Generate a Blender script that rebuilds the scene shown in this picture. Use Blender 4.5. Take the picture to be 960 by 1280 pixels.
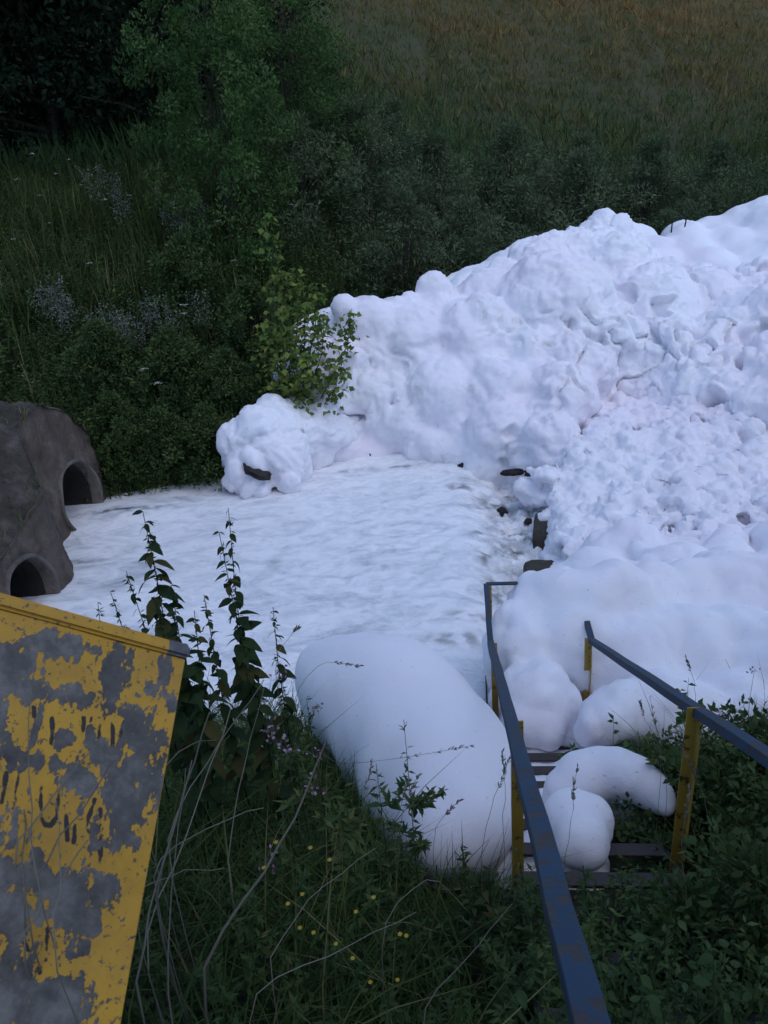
import bpy, bmesh, math, random
import numpy as np
from mathutils import Vector, Matrix

for _o in list(bpy.data.objects):
    bpy.data.objects.remove(_o)
scene = bpy.context.scene
COL = scene.collection
rng = np.random.default_rng(7)
random.seed(7)

# ------------------------------------------------------------------ camera
FPX = 962.0                       # focal length in photo pixels (960 x 1280)
PITCH, ROLL = math.radians(25), math.radians(5)
CAM = np.array([0.0, 0.0, 5.0])
_c, _s = math.cos(PITCH), math.sin(PITCH)
_R0 = np.array([1.0, 0, 0]); _U0 = np.array([0, _s, _c]); FW = np.array([0, _c, -_s])
RT = _R0 * math.cos(ROLL) - _U0 * math.sin(ROLL)
UP = _U0 * math.cos(ROLL) + _R0 * math.sin(ROLL)
cd = bpy.data.cameras.new('camera')
cam = bpy.data.objects.new('camera', cd)
COL.objects.link(cam)
cam.matrix_world = Matrix(((RT[0], UP[0], -FW[0], CAM[0]), (RT[1], UP[1], -FW[1], CAM[1]),
                           (RT[2], UP[2], -FW[2], CAM[2]), (0, 0, 0, 1)))
cd.sensor_fit = 'VERTICAL'
cd.sensor_height = 34.6
cd.lens = 34.6 * FPX / 1280.0
cd.clip_start = 0.05
cd.clip_end = 2000
cd.dof.use_dof = True
cd.dof.focus_distance = 8.0
cd.dof.aperture_fstop = 11.0
scene.camera = cam

# ------------------------------------------------------------------ light
SUN_EL, SUN_AZ = math.radians(60), math.radians(140)   # azimuth clockwise from +Y
world = bpy.data.worlds.new('World')
scene.world = world
world.use_nodes = True
wn = world.node_tree.nodes
wl = world.node_tree.links
sky = wn.new('ShaderNodeTexSky')
sky.sky_type = 'NISHITA'
sky.sun_disc = False
sky.sun_elevation = SUN_EL
sky.sun_rotation = SUN_AZ
sky.air_density = 1.0
sky.dust_density = 0.5
sky.ozone_density = 3.0
wl.new(sky.outputs[0], wn['Background'].inputs[0])
wn['Background'].inputs[1].default_value = 0.1
sd = bpy.data.lights.new('sun', 'SUN')
sd.energy = 0.3
sd.angle = math.radians(60)
sd.color = (1.0, 0.94, 0.92)
sun = bpy.data.objects.new('sun', sd)
COL.objects.link(sun)
_sd = Vector((math.sin(SUN_AZ) * math.cos(SUN_EL), math.cos(SUN_AZ) * math.cos(SUN_EL), math.sin(SUN_EL)))
sun.rotation_euler = _sd.to_track_quat('Z', 'Y').to_euler()
sun.location = (0, -5, 30)
scene.view_settings.view_transform = 'Standard'
scene.view_settings.look = 'None'
scene.view_settings.gamma = 1.0
scene.view_settings.exposure = 1.12
scene.view_settings.use_curve_mapping = False
scene.render.engine = 'CYCLES'
scene.cycles.max_bounces = 5
scene.cycles.diffuse_bounces = 4
scene.cycles.glossy_bounces = 2
scene.cycles.transmission_bounces = 3

# ------------------------------------------------------------------ helpers
def ray(px, py):
    return FW + RT * ((px - 480) / FPX) + UP * ((640 - py) / FPX)
def at_z(px, py, z):
    r = ray(px, py); return CAM + r * ((z - CAM[2]) / r[2])
def at_y(px, py, y):
    r = ray(px, py); return CAM + r * (y / r[1])
def at_d(px, py, d):
    return CAM + ray(px, py) * d
def sst(a, b, x):
    t = np.clip((np.asarray(x, float) - a) / (b - a), 0, 1); return t * t * (3 - 2 * t)

_perm = rng.permutation(512)
_perm = np.concatenate([_perm, _perm, _perm])
_grad = rng.normal(size=(512, 3)); _grad /= np.linalg.norm(_grad, axis=1)[:, None]
def perlin(p):
    p = np.asarray(p, float)
    i = np.floor(p).astype(np.int64); f = p - i
    i &= 511
    u = f * f * f * (f * (f * 6 - 15) + 10)
    def g(dx, dy, dz):
        h = _perm[_perm[_perm[(i[..., 0] + dx) & 511] + ((i[..., 1] + dy) & 511)] + ((i[..., 2] + dz) & 511)] & 511
        v = _grad[h]
        return v[..., 0] * (f[..., 0] - dx) + v[..., 1] * (f[..., 1] - dy) + v[..., 2] * (f[..., 2] - dz)
    def mix(a, b, t): return a + (b - a) * t
    x0 = mix(mix(g(0, 0, 0), g(1, 0, 0), u[..., 0]), mix(g(0, 1, 0), g(1, 1, 0), u[..., 0]), u[..., 1])
    x1 = mix(mix(g(0, 0, 1), g(1, 0, 1), u[..., 0]), mix(g(0, 1, 1), g(1, 1, 1), u[..., 0]), u[..., 1])
    return mix(x0, x1, u[..., 2]) * 1.5
def fbm(p, o=4, lac=2.03, gain=.5):
    a, s = 1.0, 0
    p = np.asarray(p, float)
    for k in range(o):
        s = s + a * perlin(p + k * 17.3); p = p * lac; a *= gain
    return s
def billow(p, o=4, gain=.5):
    a, s = 1.0, 0
    p = np.asarray(p, float)
    for k in range(o):
        s = s + a * np.abs(perlin(p + k * 11.7)); p = p * 2.07; a *= gain
    return s

def warp(p, f, a_):
    return p + a_ * np.stack([perlin(p * f + 5.1), perlin(p * f + 27.7), perlin(p * f + 61.3)], -1)

def tag(o, label=None, cat=None, group=None, kind=None):
    if label: o['label'] = label
    if cat: o['category'] = cat
    if group: o['group'] = group
    if kind: o['kind'] = kind
    return o
def link(name, me, mat=None, parent=None):
    o = bpy.data.objects.new(name, me)
    COL.objects.link(o)
    if mat is not None and me is not None:
        if len(me.materials) == 0: me.materials.append(mat)
    if parent is not None: o.parent = parent
    return o
def empty(name, loc, rz=0):
    o = bpy.data.objects.new(name, None); COL.objects.link(o)
    o.location = tuple(float(v) for v in loc); o.rotation_euler.z = rz
    o.empty_display_size = .1
    return o
def tri_mesh(name, V, T, tint=None, smooth=False):
    V = np.asarray(V, np.float32); T = np.asarray(T, np.int32)
    me = bpy.data.meshes.new(name)
    n = T.shape[1]
    me.vertices.add(len(V)); me.vertices.foreach_set('co', V.ravel())
    me.loops.add(T.size); me.loops.foreach_set('vertex_index', T.ravel())
    me.polygons.add(len(T)); me.polygons.foreach_set('loop_start', np.arange(len(T), dtype=np.int32) * n)
    if smooth: me.polygons.foreach_set('use_smooth', np.ones(len(T), bool))
    if tint is not None:
        a = me.attributes.new('tint', 'FLOAT', 'POINT')
        a.data.foreach_set('value', np.asarray(tint, np.float32))
    me.update(calc_edges=True)
    return me
class Acc:
    def __init__(s): s.V, s.T, s.C, s.n = [], [], [], 0
    def add(s, vtc):
        v, t, c = vtc
        s.V.append(v); s.T.append(t + s.n); s.C.append(c); s.n += len(v); return s
    def mesh(s, name, smooth=False):
        return tri_mesh(name, np.concatenate(s.V), np.concatenate(s.T), np.concatenate(s.C), smooth)
def grid_mesh(name, X, Y, Z, smooth=True):
    n, m = X.shape
    V = np.stack([X, Y, Z], -1).reshape(-1, 3)
    idx = np.arange(n * m).reshape(n, m)
    Q = np.stack([idx[:-1, :-1], idx[:-1, 1:], idx[1:, 1:], idx[1:, :-1]], -1).reshape(-1, 4)
    return tri_mesh(name, V, Q, None, smooth)

def unit(v): return v / np.maximum(np.linalg.norm(v, axis=-1, keepdims=True), 1e-9)
def leaves(pos, axis, nrm, L, W, tint, fold=.15):
    """folded leaf blades, four triangles each"""
    n = len(pos); axis = unit(axis); side = unit(np.cross(axis, nrm)); up = np.cross(side, axis)
    L = np.broadcast_to(np.asarray(L, float), (n,))[:, None]; W = np.broadcast_to(np.asarray(W, float), (n,))[:, None]
    b = pos; m = pos + axis * L * .5 + up * L * .05
    l = pos + axis * L * .4 - side * W * .5 + up * W * fold
    r = pos + axis * L * .4 + side * W * .5 + up * W * fold
    t = pos + axis * L - up * L * .12
    V = np.stack([b, l, m, r, t], 1).reshape(-1, 3)
    o = (np.arange(n) * 5)[:, None]
    T = np.concatenate([o + [0, 2, 1], o + [0, 3, 2], o + [1, 2, 4], o + [2, 3, 4]], 0)
    return V, T, np.repeat(tint, 5)
def leaves2(pos, axis, nrm, L, W, tint):
    n = len(pos); axis = unit(axis); side = unit(np.cross(axis, nrm))
    L = np.broadcast_to(np.asarray(L, float), (n,))[:, None]; W = np.broadcast_to(np.asarray(W, float), (n,))[:, None]
    V = np.stack([pos, pos + axis * L * .45 - side * W * .5, pos + axis * L, pos + axis * L * .45 + side * W * .5], 1).reshape(-1, 3)
    o = (np.arange(n) * 4)[:, None]
    T = np.concatenate([o + [0, 2, 1], o + [0, 3, 2]], 0)
    return V, T, np.repeat(tint, 4)
def blades(base, az, h, w, bend, tint):
    n = len(base); d = np.stack([np.cos(az), np.sin(az), np.zeros(n)], -1)
    s = np.stack([-np.sin(az), np.cos(az), np.zeros(n)], -1)
    h = np.asarray(h)[:, None]; w = np.asarray(w)[:, None]; bend = np.asarray(bend)[:, None]
    z = np.array([0, 0, 1.0])
    pts = [base + z * h * (t - .25 * bend * t * t) + d * h * bend * t * t for t in (0, .4, .75, 1)]
    V = np.stack([pts[0] - s * w * .5, pts[0] + s * w * .5, pts[1] - s * w * .45, pts[1] + s * w * .45,
                  pts[2] - s * w * .3, pts[2] + s * w * .3, pts[3]], 1).reshape(-1, 3)
    o = (np.arange(n) * 7)[:, None]
    T = np.concatenate([o + k for k in ([0, 1, 3], [0, 3, 2], [2, 3, 5], [2, 5, 4], [4, 5, 6])], 0)
    return V, T, np.repeat(tint, 7)
def stems(P, R, tint):
    """P (n,k,3) paths, R (n,k) radii, three-sided"""
    n, k = R.shape
    d = unit(np.gradient(P, axis=1))
    ref = np.where(np.abs(d[..., 2:3]) > .9, np.array([1.0, 0, 0]), np.array([0, 0, 1.0]))
    a = unit(np.cross(d, ref)); b = np.cross(d, a)
    rings = [P + (a * math.cos(q) + b * math.sin(q)) * R[..., None] for q in (0, 2.094, 4.189)]
    V = np.stack(rings, 2).reshape(-1, 3)
    T = []
    base = (np.arange(n) * k * 3)[:, None] + (np.arange(k - 1) * 3)[None]
    base = base.reshape(-1, 1)
    for j in range(3):
        j2 = (j + 1) % 3
        T += [base + [j, j2, 3 + j2], base + [j, 3 + j2, 3 + j]]
    return V, np.concatenate(T, 0), np.repeat(tint, k * 3)
def rdir(n, zs=1.0):
    v = rng.normal(size=(n, 3)); v[:, 2] *= zs; return unit(v)
def weed_mass(P, h, nl, ll, lw, lean=.15, tint0=0, tint1=1, stem_t=.2, stem_r=.004, droop=(-.5, .6), shape='2'):
    """leafy upright weeds: stem plus alternate leaves, all vectorised"""
    n = len(P); h = np.broadcast_to(h, (n,))
    az = rng.uniform(0, 6.283, n)
    ld = np.stack([np.cos(az), np.sin(az), np.zeros(n)], -1) * (lean * rng.uniform(.2, 1.3, n) * h)[:, None]
    ts = np.array([0, .35, .7, 1.0])
    path = P[:, None] + ld[:, None] * (ts ** 2)[None, :, None] + np.array([0, 0, 1.0]) * h[:, None, None] * ts[None, :, None]
    acc = Acc()
    acc.add(stems(path, np.tile(stem_r * np.array([1.2, 1, .7, .3]), (n, 1)), np.full(n, stem_t)))
    t = rng.uniform(.12, 1, (n, nl))
    pos = (P[:, None] + ld[:, None] * (t ** 2)[..., None] + np.array([0, 0, 1.0]) * (h[:, None] * t)[..., None]).reshape(-1, 3)
    a = rng.uniform(0, 6.283, n * nl); e = rng.uniform(droop[0], droop[1], n * nl)
    ax = np.stack([np.cos(a) * np.cos(e), np.sin(a) * np.cos(e), np.sin(e)], -1)
    nr = unit(np.array([0, 0, 1.0]) + rng.normal(size=(n * nl, 3)) * .45)
    sz = (1.1 - .65 * t.reshape(-1)) * rng.uniform(.6, 1.2, n * nl)
    pt = np.repeat(rng.uniform(tint0, tint1, n), nl)
    tn = np.clip(pt + rng.normal(size=n * nl) * .12, 0, 1)
    acc.add((leaves if shape == '4' else leaves2)(pos, ax, nr, ll * sz, lw * sz, tn))
    return acc

# ------------------------------------------------------------------ materials
MATS = {}
def mat(name):
    m = bpy.data.materials.new(name); m.use_nodes = True
    MATS[name] = m
    nt = m.node_tree
    return m, nt, nt.nodes, nt.links, nt.nodes['Principled BSDF']
def nd(ns, t, **kw):
    n = ns.new(t)
    for k, v in kw.items(): setattr(n, k, v)
    return n
def noise(ns, ls, vec, scale, detail=4, rough=.55, dist=0):
    n = nd(ns, 'ShaderNodeTexNoise'); n.inputs['Scale'].default_value = scale
    n.inputs['Detail'].default_value = detail; n.inputs['Roughness'].default_value = rough
    n.inputs['Distortion'].default_value = dist
    if vec is not None: ls.new(vec, n.inputs['Vector'])
    return n
def ramp(ns, ls, src, stops):
    r = nd(ns, 'ShaderNodeValToRGB'); e = r.color_ramp.elements
    while len(e) < len(stops): e.new(.5)
    for el, (p, c) in zip(e, stops):
        el.position = p; el.color = (*c, 1) if len(c) == 3 else c
    ls.new(src, r.inputs[0]); return r
def mixc(ns, ls, fac, a, b):
    m = nd(ns, 'ShaderNodeMix', data_type='RGBA')
    if isinstance(fac, (int, float)): m.inputs[0].default_value = fac
    else: ls.new(fac, m.inputs[0])
    for s, v in ((6, a), (7, b)):
        if isinstance(v, tuple): m.inputs[s].default_value = (*v, 1)
        else: ls.new(v, m.inputs[s])
    return m.outputs[2]
def bump(ns, ls, bs, h, strength, dist):
    b = nd(ns, 'ShaderNodeBump'); b.inputs['Strength'].default_value = strength; b.inputs['Distance'].default_value = dist
    ls.new(h, b.inputs['Height']); ls.new(b.outputs[0], bs.inputs['Normal'])
def objco(ns): return nd(ns, 'ShaderNodeTexCoord').outputs['Object']

def leaf_mat(name, stops, rough=.65, spec=.12, trans=.25):
    m, nt, ns, ls, bs = mat(name)
    at = nd(ns, 'ShaderNodeAttribute', attribute_name='tint')
    r = ramp(ns, ls, at.outputs['Fac'], stops)
    n = noise(ns, ls, objco(ns), 1.3, 3)
    col = mixc(ns, ls, .35, r.outputs[0], (0, 0, 0))
    nn = nd(ns, 'ShaderNodeHueSaturation')
    mr = nd(ns, 'ShaderNodeMapRange'); mr.inputs[1].default_value = .3; mr.inputs[2].default_value = .7
    mr.inputs[3].default_value = .7; mr.inputs[4].default_value = 1.3
    ls.new(n.outputs[0], mr.inputs[0]); ls.new(mr.outputs[0], nn.inputs['Value']); ls.new(r.outputs[0], nn.inputs['Color'])
    ls.new(nn.outputs[0], bs.inputs['Base Color'])
    bs.inputs['Roughness'].default_value = rough
    bs.inputs['Specular IOR Level'].default_value = spec
    if trans > 0:
        tr = nd(ns, 'ShaderNodeBsdfTranslucent'); ls.new(nn.outputs[0], tr.inputs[0])
        mx = nd(ns, 'ShaderNodeMixShader'); mx.inputs[0].default_value = trans
        ls.new(bs.outputs[0], mx.inputs[1]); ls.new(tr.outputs[0], mx.inputs[2])
        ls.new(mx.outputs[0], ns['Material Output'].inputs[0])
    return m
M_weed = leaf_mat('weed_leaf', [(0, (0.041, 0.074, 0.027)), (.5, (0.062, 0.108, 0.035)), (.85, (0.101, 0.135, 0.043)), (1, (0.162, 0.162, 0.057))])
M_grass = leaf_mat('grass_blade', [(0, (0.033, 0.069, 0.018)), (.55, (0.057, 0.103, 0.025)), (.85, (0.106, 0.119, 0.037)), (1, (0.225, 0.188, 0.088))])
M_hill = leaf_mat('hill_grass', [(0, (.05, .09, .032)), (.45, (.1, .1, .03)), (1, (.21, .13, .05))], trans=.1)
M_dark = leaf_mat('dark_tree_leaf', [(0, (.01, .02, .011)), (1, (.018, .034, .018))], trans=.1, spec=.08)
M_shrub = leaf_mat('ash_leaf', [(0, (.04, .09, .026)), (.6, (.068, .125, .034)), (1, (.11, .16, .05))])
M_willow = leaf_mat('willow_leaf', [(0, (0.057, 0.098, 0.046)), (.6, (0.098, 0.132, 0.063)), (1, (0.149, 0.172, 0.092))])
M_maple = leaf_mat('maple_leaf', [(0, (0.075, 0.135, 0.033)), (.6, (0.150, 0.203, 0.045)), (1, (0.255, 0.262, 0.060))])
M_nettle = leaf_mat('nettle_leaf', [(0, (.02, .04, .015)), (.7, (.036, .064, .02)), (1, (.09, .08, .026))])
M_pale = leaf_mat('pale_weed', [(0, (.14, .15, .13)), (1, (.28, .28, .25))], trans=.1)
M_dry = leaf_mat('dry_stalk', [(0, (.13, .115, .09)), (1, (.28, .25, .2))], trans=.05)
M_bark = leaf_mat('bark', [(0, (.03, .026, .02)), (1, (.06, .05, .04))], trans=0)

def flower_mat(name, c):
    m, nt, ns, ls, bs = mat(name)
    n = noise(ns, ls, objco(ns), 60, 2)
    ls.new(mixc(ns, ls, n.outputs[0], tuple(v * .7 for v in c), c), bs.inputs['Base Color'])
    bs.inputs['Roughness'].default_value = .7
    return m
M_yflower = flower_mat('yellow_petal', (.42, .3, .02))
M_pflower = flower_mat('pink_petal', (.42, .22, .33))
M_wflower = flower_mat('white_petal', (.6, .6, .55))

def foam_mat(name, fine=40, amt=.25, tintc=(.87, .865, .91), dirt=0.0, specks=False, sss=.08):
    m, nt, ns, ls, bs = mat(name)
    oc = objco(ns)
    n1 = noise(ns, ls, oc, 1.1, 4)
    n2 = noise(ns, ls, oc, fine, 5, .65)
    n0 = noise(ns, ls, oc, .35, 3)
    rl = ramp(ns, ls, n0.outputs[0], [(.4, (0, 0, 0)), (.62, (1, 1, 1))])
    lil = mixc(ns, ls, rl.outputs[0], tintc, (.88, .81, .87))
    c = mixc(ns, ls, n1.outputs[0], lil, mixc(ns, ls, .5, lil, tintc))
    if dirt:
        d = noise(ns, ls, oc, 2.2, 6, .7)
        r = ramp(ns, ls, d.outputs[0], [(.6, (0, 0, 0)), (.78, (dirt,) * 3)])
        c = mixc(ns, ls, r.outputs[0], c, (.5, .44, .42))
    if specks:
        sp = noise(ns, ls, oc, 26, 3, .6)
        rs = ramp(ns, ls, sp.outputs[0], [(.68, (0, 0, 0)), (.74, (.55, .55, .55))])
        c = mixc(ns, ls, rs.outputs[0], c, (.42, .38, .34))
    ls.new(c, bs.inputs['Base Color'])
    bs.inputs['Roughness'].default_value = .75
    bs.inputs['Specular IOR Level'].default_value = .15
    bs.inputs['Subsurface Weight'].default_value = .7 if specks else 0
    bs.inputs['Subsurface Radius'].default_value = (1, .95, 1)
    bs.inputs['Subsurface Scale'].default_value = sss
    bump(ns, ls, bs, n2.outputs[0], amt, .03)
    return m
M_foam = foam_mat('foam', 14, .35, dirt=.75, sss=.09)
M_foam_s = foam_mat('smooth_foam', 48, .3, dirt=.12, specks=True, sss=.1)
M_foam_r = foam_mat('broken_foam', 22, .5, dirt=.5, sss=.05)

m, nt, ns, ls, bs = mat('soil')
oc = objco(ns)
n1 = noise(ns, ls, oc, .35, 5); n2 = noise(ns, ls, oc, 9, 6, .7)
yy = nd(ns, 'ShaderNodeSeparateXYZ'); ls.new(oc, yy.inputs[0])
hill = nd(ns, 'ShaderNodeMapRange'); hill.inputs[1].default_value = 26; hill.inputs[2].default_value = 52
ls.new(yy.outputs[1], hill.inputs[0])
ga = ramp(ns, ls, n1.outputs[0], [(.3, (.03, .045, .02)), (.7, (.045, .05, .026))])
gb = ramp(ns, ls, n1.outputs[0], [(.3, (.08, .095, .02)), (.55, (.135, .1, .028)), (.7, (.165, .1, .034))])
c = mixc(ns, ls, hill.outputs[0], ga.outputs[0], gb.outputs[0])
c2 = mixc(ns, ls, n2.outputs[0], c, mixc(ns, ls, .55, c, (.012, .016, .004)))
ls.new(c2, bs.inputs['Base Color']); bs.inputs['Roughness'].default_value = .95
bump(ns, ls, bs, n2.outputs[0], .8, .15)
M_soil = m

m, nt, ns, ls, bs = mat('foaming_water')
oc = objco(ns)
mp = nd(ns, 'ShaderNodeMapping'); mp.inputs['Scale'].default_value = (.75, 1.5, 1); mp.inputs['Rotation'].default_value = (0, 0, .12)
ls.new(oc, mp.inputs[0])
n1 = noise(ns, ls, mp.outputs[0], 1.2, 9, .62, 1.8)
n2 = noise(ns, ls, mp.outputs[0], 3.4, 7, .68, 2.2)
n3 = noise(ns, ls, oc, 28, 4, .7)
at = nd(ns, 'ShaderNodeAttribute', attribute_name='tint')
r1 = ramp(ns, ls, n1.outputs[0], [(.3, (.3, .34, .36)), (.4, (.62, .65, .68)), (.54, (.9, .9, .91))])
r2 = ramp(ns, ls, n2.outputs[0], [(.34, (.42, .46, .49)), (.52, (.92, .91, .93))])
c = mixc(ns, ls, .35, r1.outputs[0], r2.outputs[0])
c = mixc(ns, ls, at.outputs['Fac'], c, (.07, .075, .07))
ls.new(c, bs.inputs['Base Color'])
bs.inputs['Roughness'].default_value = .55
bs.inputs['Subsurface Weight'].default_value = .0
bs.inputs['Subsurface Scale'].default_value = .05
ad = nd(ns, 'ShaderNodeMath', operation='ADD'); ls.new(n2.outputs[0], ad.inputs[0]); ls.new(n3.outputs[0], ad.inputs[1])
bump(ns, ls, bs, n3.outputs[0], .3, .03)
M_water = m

def stone_mat(name, c0, c1, c2, sc=3, streak=False):
    m, nt, ns, ls, bs = mat(name)
    oc = objco(ns)
    n1 = noise(ns, ls, oc, sc, 8, .65); n2 = noise(ns, ls, oc, sc * 9, 6, .7)
    mp = nd(ns, 'ShaderNodeMapping'); mp.inputs['Scale'].default_value = (2.2, 2.2, .5); ls.new(oc, mp.inputs[0])
    n3 = noise(ns, ls, mp.outputs[0], sc * 1.3, 5, .6)
    r = ramp(ns, ls, n1.outputs[0], [(.3, c0), (.52, c1), (.72, c2)])
    c = mixc(ns, ls, n2.outputs[0], r.outputs[0], c0)
    r3 = ramp(ns, ls, n3.outputs[0], [(.5, (0, 0, 0)), (.68, (.55, .55, .55))])
    c = mixc(ns, ls, r3.outputs[0], c, tuple(v * .4 for v in c0))
    ls.new(c, bs.inputs['Base Color']); bs.inputs['Roughness'].default_value = .9
    ad = nd(ns, 'ShaderNodeMath', operation='ADD'); ls.new(n1.outputs[0], ad.inputs[0]); ls.new(n2.outputs[0], ad.inputs[1])
    bump(ns, ls, bs, ad.outputs[0], .9, .06)
    return m
M_conc = stone_mat('weathered_concrete', (.075, .055, .042), (.14, .105, .082), (.27, .215, .175), 1.6)
M_roof = stone_mat('mossy_concrete', (.045, .036, .028), (.08, .065, .05), (.24, .2, .17), 2.4)
M_rock = stone_mat('wet_rock', (.03, .026, .022), (.05, .044, .036), (.08, .07, .055), 5)
M_block = stone_mat('river_concrete', (.07, .062, .045), (.11, .1, .075), (.16, .15, .12), 6)
M_pipe = stone_mat('pipe_concrete', (.13, .11, .095), (.24, .21, .18), (.36, .32, .28), 4)

def paint_mat(name, paint, under, lo, hi, rough=.5, sc=16):
    m, nt, ns, ls, bs = mat(name)
    oc = objco(ns)
    n1 = noise(ns, ls, oc, sc, 7, .65); n2 = noise(ns, ls, oc, 60, 4, .7); n3 = noise(ns, ls, oc, 2.5, 4)
    cp = mixc(ns, ls, n3.outputs[0], tuple(v * .65 for v in paint), tuple(v * 1.25 for v in paint))
    r = ramp(ns, ls, n1.outputs[0], [(lo, (0, 0, 0)), (hi, (1, 1, 1))])
    cu = mixc(ns, ls, n2.outputs[0], tuple(v * .5 for v in under), under)
    c = mixc(ns, ls, r.outputs[0], cp, cu)
    ls.new(c, bs.inputs['Base Color']); bs.inputs['Roughness'].default_value = rough
    ad = nd(ns, 'ShaderNodeMath', operation='SUBTRACT'); ls.new(n2.outputs[0], ad.inputs[0]); ls.new(r.outputs[0], ad.inputs[1])
    bump(ns, ls, bs, ad.outputs[0], .3, .004)
    return m
M_rail = paint_mat('blue_rail_paint', (.022, .055, .1), (.07, .06, .055), .49, .57, .8)
M_post = paint_mat('yellow_post_paint', (.42, .27, .045), (.1, .065, .035), .56, .63)
M_tread = paint_mat('rusty_steel', (.045, .036, .034), (.075, .05, .038), .5, .6, .7)

# sign paint: yellow, bare grey metal where it peeled, traces of black lettering
m, nt, ns, ls, bs = mat('peeling_yellow_paint')
oc = objco(ns)
ap = nd(ns, 'ShaderNodeAttribute', attribute_name='peel'); ai = nd(ns, 'ShaderNodeAttribute', attribute_name='ink')
nf = noise(ns, ls, oc, 55, 6, .7); nl_ = noise(ns, ls, oc, 7, 5); nm = noise(ns, ls, oc, 24, 5, .65)
def thr(at, amp, lo, hi):
    s1 = nd(ns, 'ShaderNodeMath', operation='MULTIPLY_ADD'); ls.new(nf.outputs[0], s1.inputs[0]); s1.inputs[1].default_value = amp
    ls.new(at.outputs['Fac'], s1.inputs[2])
    s2 = nd(ns, 'ShaderNodeMath', operation='MULTIPLY_ADD'); ls.new(nm.outputs[0], s2.inputs[0]); s2.inputs[1].default_value = amp * 1.2
    ls.new(s1.outputs[0], s2.inputs[2])
    mr = nd(ns, 'ShaderNodeMapRange'); mr.inputs[1].default_value = lo; mr.inputs[2].default_value = hi
    ls.new(s2.outputs[0], mr.inputs[0]); return mr.outputs[0]
pe = thr(ap, .7, 1.2, 1.26)
ik = thr(ai, .8, 1.2, 1.35)
yel = mixc(ns, ls, nl_.outputs[0], (.54, .285, .025), (.7, .385, .045))
grey = ramp(ns, ls, noise(ns, ls, oc, 12, 7, .72).outputs[0], [(.32, (.05, .047, .045)), (.5, (.115, .108, .1)), (.66, (.22, .205, .19))])
gr = ramp(ns, ls, noise(ns, ls, oc, 4.5, 8, .7).outputs[0], [(.42, (0, 0, 0)), (.72, (.55, .55, .55))])
yel = mixc(ns, ls, gr.outputs[0], yel, (.2, .12, .045))
spk = ramp(ns, ls, noise(ns, ls, oc, 95, 3, .6).outputs[0], [(.6, (0, 0, 0)), (.66, (1, 1, 1))])
yel = mixc(ns, ls, spk.outputs[0], yel, (.12, .09, .07))
c = mixc(ns, ls, ik, yel, (.035, .03, .028))
c = mixc(ns, ls, pe, c, grey.outputs[0])
ls.new(c, bs.inputs['Base Color']); bs.inputs['Roughness'].default_value = .6
iv = nd(ns, 'ShaderNodeMath', operation='SUBTRACT'); iv.inputs[0].default_value = 1; ls.new(pe, iv.inputs[1])
bump(ns, ls, bs, iv.outputs[0], .6, .0015)
M_sign = m

# ------------------------------------------------------------------ terrain
EDX = [-60, -20, -6, -4.5, -2.6, -.8, 1.5, 5, 10, 20, 60]
EDY = [11, 11, 11.9, 12.15, 12.5, 13.9, 16, 18.5, 20.5, 23, 30]
def H(x, y):
    x = np.asarray(x, float); y = np.asarray(y, float)
    near = np.where(y > 0, 2.95 - .55 * y, 2.95 - .12 * y)
    near = near + .42 * sst(.2, -1.3, x) * sst(6.4, 5.2, y)
    near = np.where(y > 8, -5, near)
    d = y - np.interp(x, EDX, EDY)
    zl = np.interp(d, [-.6, 0, .5, 2, 6.5, 9, 14, 25, 90, 400], [-.8, -.2, .3, 1.2, 3.9, 4.6, 5.6, 10, 38, 90])
    zr = np.interp(d, [-.6, 0, 1, 4, 8, 12, 25, 90, 400], [-.8, -.2, .5, 1.2, 2.2, 4, 10, 38, 90])
    w = sst(-2, 2.5, x)
    far = zl * (1 - w) + zr * w
    z = np.maximum(np.maximum(near, far), -.8)
    emb = sst(-7.2, -8.6, x) * sst(4, 6, y)
    z = np.maximum(z, -.8 + 2.9 * emb)
    p = np.stack([x, y, np.zeros_like(x)], -1)
    amp = .06 + .35 * sst(24, 45, y)
    return z + amp * (perlin(p * .9 + 3.3) + .5 * perlin(p * 2.3 + 9.1)) * sst(-.5, .3, z) + 1.6 * perlin(p * .06 + 1.7) * sst(26, 60, y)
def gspan(a, b, c, d, fine, coarse):
    return np.unique(np.concatenate([np.linspace(a, b, coarse), np.linspace(b, c, fine), np.linspace(c, d, coarse)]))
gx = gspan(-300, -14, 16, 300, 190, 26); gy = gspan(-60, -3, 30, 380, 190, 60)
X, Y = np.meshgrid(gx, gy)
tag(link('ground', grid_mesh('ground', X, Y, H(X, Y)), M_soil), kind='structure')

# ------------------------------------------------------------------ stream
wy0, wx0 = at_z(612, 830, 0)[1], at_z(612, 830, 0)[0]
wy1, wx1 = at_z(585, 590, 0)[1], at_z(585, 590, 0)[0]
gx = np.arange(-8.2, 3.4, .03); gy = np.arange(4.6, 15.4, .03)
X, Y = np.meshgrid(gx, gy)
xw = np.interp(Y, [wy0, wy1], [wx0, wx1]) + .34 * perlin(np.stack([Y * .9, X * .6, Y * 0], -1)) + .14 * perlin(np.stack([Y * 3.1, X * 2, Y * 0], -1))
wa = perlin(np.stack([X * .55, Y * .8, X * 0], -1)); wb = perlin(np.stack([X * 1.6, Y * 1.9, X * 0 + 3], -1))
P2 = np.stack([X * .95 + .5 * wb, Y * 1.9 + 1.1 * wa + .45 * wb, X * 0], -1)
flow = fbm(P2 * 1.3, 6, gain=.62)
rough = billow(np.stack([X * 3, Y * 3, X * 0 + 4], -1), 4, .6)
drop = sst(-.35, .75, X - xw)
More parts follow.
